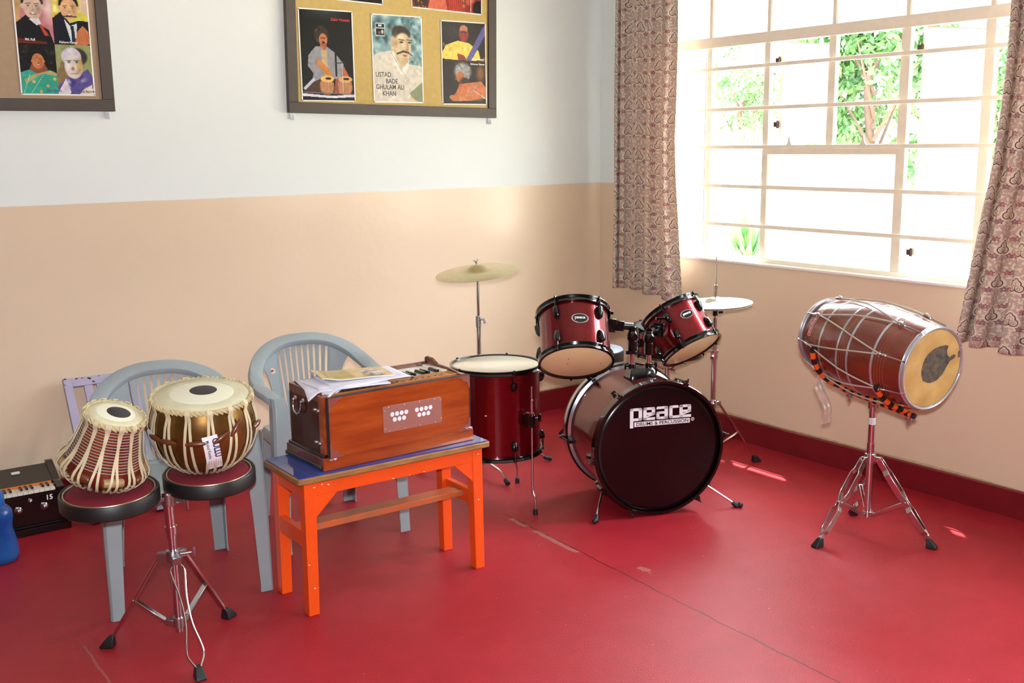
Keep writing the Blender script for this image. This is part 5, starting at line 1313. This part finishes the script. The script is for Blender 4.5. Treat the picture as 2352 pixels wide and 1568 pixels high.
# snare on its stand
SN = T(-.505, -1.130, .545) @ RX(3)
drum('snare_drum', 'dark red snare drum half hidden behind the right tom', SN, .182, .135, 5, .5, lugl=.034, top=mat('grey_snare_head', (84, 86, 88), .3))
def tripod(t, feet, zc, zh, fz=0., r=.011, legw=.016, double=False, rub=True, wide=.0):
    """folding tripod: collar at zc, hub at zh, braced legs to the feet"""
    col = MB().tube([(0, 0, zc - .02), (0, 0, zc + .02)], r * 1.7, 16)
    hub = MB().tube([(0, 0, zh - .012), (0, 0, zh + .012)], r * 1.6, 16)
    for (fx_, fy_) in feet:
        d = Vector((fx_, fy_, 0)); dn = d.normalized(); side = Vector((-dn.y, dn.x, 0))
        top = dn * .035 + Vector((0, 0, zc)); bot = d - dn * .012 + Vector((0, 0, .035)); mid = top.lerp(bot, .55)
        col.bar(Vector((0, 0, zc)) + dn * .01, top + dn * .008, .020, .020); hub.bar(Vector((0, 0, zh)) + dn * .01, Vector((0, 0, zh)) + dn * .03, .014, .014)
        lg = MB()
        upv = tuple(side.cross(bot - top))
        if double:
            for s_ in (-1, 1):
                o = lambda k: side * s_ * k
                P_ = [top + o(.010), top.lerp(mid, .25) + o(.012), top.lerp(mid, .34) + o(.020), top.lerp(mid, .80) + o(.020), top.lerp(mid, .98) + o(.008), mid.lerp(bot, .12) + o(.008), mid.lerp(bot, .22) + o(.019), mid.lerp(bot, .78) + o(.013), mid.lerp(bot, .88) + o(.004), bot + o(.003)]
                for a, b_ in zip(P_[:-1], P_[1:]): lg.bar(a, b_ + (b_ - a).normalized() * .003, .0045, legw, up=upv)
            lg.tube([mid - side * .014, mid + side * .014], .004, 8)
        else:
            lg.bar(top, bot, legw, .006, up=upv)
        lo = lg.build('leg', CHROME, t, bevel=.001)
        quad_foot(tuple(d), (dn.x, dn.y), .92).build('rubber_foot', RUBBER, lo, bevel=.003)
        br = MB()
        if double:
            for s_ in (-1, 1): br.bar(mid + side * s_ * .006, Vector((0, 0, zh)) + dn * .028 + side * s_ * .006, .003, .014, up=tuple(side.cross(mid)))
        else: br.bar(mid, Vector((0, 0, zh)) + dn * .028, .012, .005, up=tuple(side.cross(mid)))
        br.build('brace', CHROME, t, bevel=.0008)
    col.build('collar', CHROME, t, bevel=.002); hub.build('hub', CHROME, t, bevel=.001)
ss = thing('snare_stand', 'chrome snare stand under the snare drum, behind the bass drum', 'stand', T(-.505, -1.130, 0))
MB().tube([(0, 0, .08), (0, 0, .44)], .011, 14).tube([(0, 0, .40), (0, 0, .47)], .017, 14).tube([(0, -.02, .46), (0, -.06, .46)], .006, 8).build('column', CHROME, ss)
for k in range(3):
    a = math.radians(250 + 120 * k); c, s_ = math.cos(a), math.sin(a)
    MB().tube(catmull([(0, 0, .455), (.06 * c, .06 * s_, .475), (.15 * c, .15 * s_, .535), (.188 * c, .188 * s_, .552), (.193 * c, .193 * s_, .585)], 4), .0055, 8).build('basket_arm', CHROME, ss)
tripod(ss, [(.20 * math.cos(math.radians(a)), .20 * math.sin(math.radians(a))) for a in (90, 210, 330)], .30, .10)
# throne
th = thing('drum_stool', 'round drummer stool with a grey top and black side, behind the left tom', 'stool', T(-.655, -.735, 0))
MB().lathe([(0, .5335), (.11, .5335), (.142, .528), (.150, .518), (.150, .520)], 48).build('seat_top', mat('grey_vinyl', (150, 158, 170), .35), th, smooth=60)
MB().lathe([(0, .455), (.146, .455), (.151, .462), (.151, .516), (.148, .522)], 48).build('seat_side', mat('black_vinyl', (30, 30, 34), .4), th, smooth=50)
MB().tube([(0, 0, .07), (0, 0, .456)], .013, 14).build('column', CHROME, th)
tripod(th, [(.24 * math.cos(math.radians(a)), .24 * math.sin(math.radians(a))) for a in (218, 338, 98)], .30, .09)
# crash cymbal and stand
CYM = mat('pale_bronze_cymbal', (196, 180, 132), .28, .75, var=.12, vscale=30, coat=.1)
CYMW = mat('bright_polished_cymbal', (232, 228, 212), .22, .8, coat=.2)
def cymbal(name, label, M, R_, m=CYM, cat='cymbal'):
    pr = [(.006, .030), (.020, .029), (.040, .020), (.052, .010), (R_ * .5, .006), (R_ * .98, -.006), (R_, -.0068), (R_, -.0082), (R_ * .98, -.0074), (R_ * .5, .0045), (.052, .0085), (.039, .0185), (.020, .0275), (.006, .0285)]
    o = MB().lathe(pr + [pr[0]], 72).build(name, m, smooth=50, world=M); return tag(o, label, cat)
CX, CY = -1.442, -.772
CN = Vector((-.13, -.02, .99)).normalized()
cs = thing('cymbal_stand', 'thin chrome cymbal stand rising behind the floor tom', 'stand', T(CX, CY, 0))
MB().tube([(0, 0, .06), (0, 0, .50)], .0125, 16).tube([(0, 0, .46), (0, 0, .77)], .0100, 16).tube([(0, 0, .735), (0, 0, .985)], .0068, 12).tube([(0, 0, .97), (0, 0, 1.002)], .0095, 12).tube([(0, 0, 1.0), CN * .065 + Vector((0, 0, .998))], .003, 8).build('column', CHROME, cs)
MB().tube([(0, 0, .735), (0, 0, .790)], .0130, 14).tube([(.0, -.012, .775), (.016, -.016, .775)], .005, 8).bar((.018, -.016, .780), (.026, -.020, .755), .006, .012).build('clamp', STEEL, cs, bevel=.001)
wn_ = MB(axm(tuple(Vector((0, 0, 1.0)) + CN * .055), CN)); wn_.tube([(0, 0, -.006), (0, 0, .008)], .0055, 10).bar((0, 0, .002), (.013, 0, .014), .003, .008).bar((0, 0, .002), (-.013, 0, .014), .003, .008)
wn_.build('wing_nut', CHROME, cs, bevel=.0006)
cfe = [(-1.063 - CX, -.857 - CY), (-1.482 - CX, -1.061 - CY), (-.27, .16)]
cl_ = MB()
for (fx_, fy_) in cfe:
    d = Vector((fx_, fy_, 0)); dn = d.normalized()
    lg = MB().tube(catmull([dn * .03 + Vector((0, 0, .060)), d * .45 + Vector((0, 0, .062)), d * .80 + Vector((0, 0, .052)), d * .93 + Vector((0, 0, .022)), d * .97 + Vector((0, 0, .016))], 4), .0055, 8).build('leg', CHROME, cs)
    MB().tube([d * .90 + Vector((0, 0, .026)), d * 1.0 + Vector((0, 0, .013))], [.010, .0128], 10).build('rubber_foot', RUBBER, lg)
MB().tube([(0, 0, .035), (0, 0, .085)], .021, 14).build('hub', STEEL, cs)
cymbal('crash_cymbal', 'pale bronze crash cymbal tilted on top of its thin stand against the back wall', axm((CX, CY, .995) , CN) @ T(0, 0, .018), .205)
# hi-hat
HX, HY = -.531, -1.483
hs_ = thing('hi_hat_stand', 'chrome hi-hat stand between the right tom and the window wall', 'stand', T(HX, HY, 0))
MB().tube([(0, 0, .06), (0, 0, .60)], .0125, 16).tube([(0, 0, .56), (0, 0, .775)], .0098, 16).tube([(0, 0, .77), (0, 0, 1.072)], .0032, 8).build('column', CHROME, hs_)
MB().tube([(0, 0, .785), (0, 0, .815)], .013, 12).tube([(0, 0, .812), (0, 0, .834)], [.014, .024], 14).tube([(.015, -.01, .80), (.034, -.016, .80)], .006, 8).build('cymbal_seat', HOOPB, hs_)
MB().tube([(0, 0, .862), (0, 0, .872)], .017, 12).tube([(0, 0, .872), (0, 0, .925)], .0065, 10).tube([(0, 0, .915), (0, 0, .935)], .009, 10).build('clutch', CHROME, hs_)
MB().tube([(0, 0, .572), (0, 0, .612)], .017, 14).tube([(-.012, -.008, .595), (-.034, -.02, .590)], .006, 8).tube([(-.036, -.022, .588), (-.046, -.028, .586)], .009, 8).tube([(.012, 0, .6), (.028, .004, .604)], .007, 8).build('clamp', CHROME, hs_)
tripod(hs_, [(.284, -.035), (-.19, -.15), (-.10, .26)], .345, .12, double=False, legw=.014)
for nm, z, flip in (('hi_hat_cymbal', .846, 1), ('hi_hat_cymbal', .838, -1)):
    F_ = axm((HX, HY, z), Vector((-.035, .02, 1)))
    o = cymbal(nm, 'upper hi-hat cymbal, shining white under the window' if flip > 0 else 'lower hi-hat cymbal, upturned just beneath the upper one', F_ @ (RX(180) if flip < 0 else Matrix.Identity(4)), .178, CYMW)
# ================================================================== DHOL AND STAND
DB, DA = Vector((-.691, -2.253, .826)), Vector((-.757, -2.803, .770))
DM = axm(tuple(DB), DA - DB); DL = (DA - DB).length
DW = mat('polished_chestnut_barrel', (112, 44, 28), .25, var=.22, vscale=5, stretch=(5, 5, 1), coat=.6)
DSK = mat('tan_rawhide', (188, 152, 92), .55, var=.25, vscale=9, var2=(160, 122, 66))
DBK = mat('worn_black_paste', (96, 82, 64), .8, var=.5, vscale=36, var2=(48, 42, 40))
ROPE = mat('grey_cotton_rope', (176, 168, 154), .6, bump=.4, bscale=300)
TIN = mat('silver_metal_band', (196, 198, 204), .25, .7)
dh = thing('dhol_drum', 'brown barrel shaped dhol drum with zigzag ropes and a worn tan skin', 'drum', DM)
dpr = [(.130, .006), (.141, .03), (.160, .10), (.175, .18), (.186, .27), (.184, .34), (.177, .42), (.167, .49), (.158, .54), (.154, DL - .01)]
MB().lathe(dpr, 80).build('barrel', DW, dh, smooth=60)
bnd = MB()
for z in (.135, .245, .300, .415):
    r0, r1 = interp(dpr, z), interp(dpr, z + .009); bnd.lathe([(r0 - .001, z - .0005), (r0 + .0012, z), (r1 + .0012, z + .009), (r1 - .001, z + .0095)], 80)
bnd.build('silver_band', TIN, dh, smooth=40)
gr = MB()
for z in (.085, .097, .109, .264, .276, .288, .435, .447, .459, .471):
    r0 = interp(dpr, z); gr.lathe([(r0 - .001, z - .0012), (r0 + .0007, z), (r0 - .001, z + .0012)], 80)
gr.build('turned_line', mat('turned_groove', (150, 84, 62), .3, coat=.5), dh, smooth=40)
RH, RBk = .158, .138
for (z, R_, nm) in ((DL, RH, 'head_hoop'), (0, RBk, 'tail_hoop')):
    s_ = 1 if z else -1
    g = MB().lathe([(R_ - .006, z - s_ * .014), (R_ + .0015, z - s_ * .014), (R_ + .003, z - s_ * .008), (R_ + .003, z), (R_ - .001, z + s_ * .004), (R_ - .007, z + s_ * .002)], 80)
    g.tube(circle(R_ + .003, 80, z - s_ * .013), .0032, 8, closed=True).tube(circle(R_ + .001, 80, z + s_ * .002), .0034, 8, closed=True)
    g.build(nm, TIN, dh, smooth=50)
hd_ = MB().lathe([(0, DL + .001), (RH - .008, DL + .001)], 80).build('playing_skin', DSK, dh, smooth=0)
MB().lathe([(0, -.001), (RBk - .008, -.001)], 80).build('tail_skin', DSK, dh, smooth=0)
pt = [(1590, 720), (1650, 670), (1700, 650), (1780, 640), (1820, 655), (1808, 710), (1822, 760), (1850, 790), (1900, 762), (1922, 780), (1920, 802), (1860, 838), (1835, 890), (1800, 970), (1770, 1005), (1740, 1035), (1700, 1050), (1660, 1055), (1620, 1040), (1580, 1020), (1556, 960), (1545, 900), (1550, 820), (1570, 760)]
pp = [((x - 1672) / 320 * .152, -(y - 892) / 440 * .152) for x, y in pt]
MB().prism(pp, DL + .0012, DL + .0018).build('black_patch', DBK, hd_, smooth=0)
MB().prism([((x - 1672) / 320 * .152, -(y - 892) / 440 * .152) for x, y in ((1950, 740), (1968, 725), (1978, 760), (1972, 815), (1950, 800))], DL + .0012, DL + .0018).build('black_patch', DBK, hd_, smooth=0)
N = 8; za_, zb2 = .078, DL - .098; tr_ = MB()
def dp(a, z, off): r_ = interp(dpr, z) + off; return (r_ * math.cos(a), r_ * math.sin(a), z)
for k in range(N):
    a = 2 * PI * (k + .66) / N; ab = a + PI / N * .9
    tf, tbk = dp(a, zb2, .012), dp(ab, za_, .012)
    # ropes from this head tuner to the two nearest tail tuners
    for kk, (q0, q1) in enumerate(((a, ab), (a, ab - 2 * PI / N))):
        P_ = []
        for i in range(13):
            t = i / 12; z = zb2 + (za_ - zb2) * t; aa = q0 + (q1 - q0) * t; P_.append(dp(aa, z, .0085 + .002 * kk))
        MB().tube(P_, .0032, 7).build('rope', ROPE, dh)
    for (aa, z, zh_, R_) in ((a, zb2, DL - .004, RH), (ab, za_, .004, RBk)):
        c = MB(); s_ = 1 if zh_ > z else -1
        c.tube([dp(aa, z, .010), dp(aa, (z + zh_) / 2, .010), ((R_ + .009) * math.cos(aa), (R_ + .009) * math.sin(aa), zh_), ((R_ - .002) * math.cos(aa), (R_ - .002) * math.sin(aa), zh_ + s_ * .008)], .0032, 8)
        c.tube([tuple(Vector(dp(aa - .06, z, .012))), tuple(Vector(dp(aa + .06, z, .012)))], .0055, 8).tube([dp(aa, z - s_ * .012, .010), dp(aa, z + s_ * .022, .011)], .0065, 8)
        p = dp(aa, z, .016); c.sphere(p, .0065, n=10)
        c.build('tuner', CHROME, dh)
REDL = mat('red_label_print', (176, 34, 32), .35); 
sa = math.radians(152)
l1 = label_patch(dh, dpr, sa, .066, .115, .021, -6, .0010, WHITEP)
l2_ = label_patch(dh, dpr, sa, .066, .111, .017, -6, .0014, REDL, 'label_field')
wrap_text(l1, dpr, sa, .066, 'Sohan Musical Works', .0125, 0, -.004, 0, -6, .0019, WHITEP, .0001, .9)
# its stand
DX, DY = -.680, -2.500
ds = thing('dhol_stand', 'chrome tripod stand with orange and black striped cradle arms under the dhol', 'stand', T(DX, DY, 0))
MB().tube([(0, 0, .085), (0, 0, .40)], .0150, 20).tube([(0, 0, .36), (0, 0, .575)], .0128, 20).tube([(0, 0, .545), (0, 0, .572)], .019, 16).build('column', CHROME, ds)
lbm = MB().lathe([(.0133, .478), (.0133, .506)], 24).build('column_label', WHITEP, ds)
for k in range(4): MB().lathe([(.01345, .483 + k * .0055), (.01345, .4845 + k * .0055)], 12, a0=math.radians(190), a1=math.radians(270)).build('printed_line', INKK, lbm)
tripod(ds, [(-.937 - DX, -2.459 - DY), (-.595 - DX, -2.741 - DY), (-.515 - DX, -2.313 - DY)], .335, .097, double=True, legw=.024, r=.0135)
dinv = ds.matrix_world.inverted()
ORT, BKT = mat('orange_tape', (226, 92, 26), .4), mat('black_tape', (26, 24, 24), .4)
def striped(name, pts, r_, seg, skewd=0, flat=1.):
    m = MB(); P = catmull(pts, 10); L_ = len(P); step = max(1, L_ // seg); idx = list(range(0, L_, step)); 
    if idx[-1] != L_ - 1: idx.append(L_ - 1)
    for i, (a, b_) in enumerate(zip(idx[:-1], idx[1:])): m.tube([P[j] for j in range(a, b_ + 1)], r_, 10, mi=i % 2, flat=flat)
    return m.build(name, [ORT, BKT], ds)
def dw(a, z, off): return dinv @ (DM @ Vector(dp(math.radians(a), z, off)))
bar_pts = [dinv @ (DM @ Vector((-.026, -.196, z))) for z in (.16, .25, .35, .45, .53)]
striped('cradle_bar', bar_pts, .0115, 16)
striped('cradle_arm', [dw(262, .165, .018), dw(245, .14, .016), dw(225, .125, .014), dw(205, .118, .014), dw(186, .115, .014)], .0115, 9)
striped('cradle_arm', [dw(262, .49, .022), dw(248, .475, .016), dw(235, .465, .014), dw(220, .455, .014), dw(206, .45, .014)], .0115, 7)
striped('cradle_arm', [dw(278, .10, .022), dw(300, .10, .014), dw(330, .10, .014)], .0095, 7)
striped('cradle_arm', [dw(278, .44, .022), dw(300, .44, .014), dw(330, .44, .014)], .0095, 7)
for z in (.20, .34, .50):
    p = dinv @ (DM @ Vector((-.026, -.196, z))); MB().tube([p + Vector((0, 0, -.005)), p + Vector((0, 0, -.032))], .005, 8).cbox(tuple(p + Vector((0, 0, -.020))), (.006, .030, .010)).cbox(tuple(p + Vector((0, 0, -.028))), (.004, .006, .030)).build('wing_bolt', STEEL, ds, bevel=.001)
FILM = mat('clear_wrap_film', (214, 190, 176), .25, alpha=.55, var=.2, vscale=40)
vs = []; fs = []; n1, n2 = 10, 26; P0 = DM @ Vector(dp(math.radians(236), .115, .012))
for i in range(n1 + 1):
    for j in range(n2 + 1):
        s_ = j / n2; t = i / n1 - .5; w_ = .012 + .050 * math.sin(PI * min(1, s_ * 1.2)) * (1 - .4 * s_) + .03 * s_
        vs.append((P0.x - .01 + .012 * math.sin(9 * t + 5 * s_), P0.y + t * w_ * 1.1 - .035 * s_ + .01 * math.sin(7 * s_), P0.z + .005 - .20 * s_ - .02 * t * s_))
for i in range(n1):
    for j in range(n2): a = i * (n2 + 1) + j; fs.append((a, a + 1, a + n2 + 2, a + n2 + 1))
tag(MB().add(vs, fs).build('plastic_wrap', FILM, smooth=80), 'clear plastic wrap scrap hanging from the back end of the dhol', 'plastic wrap')
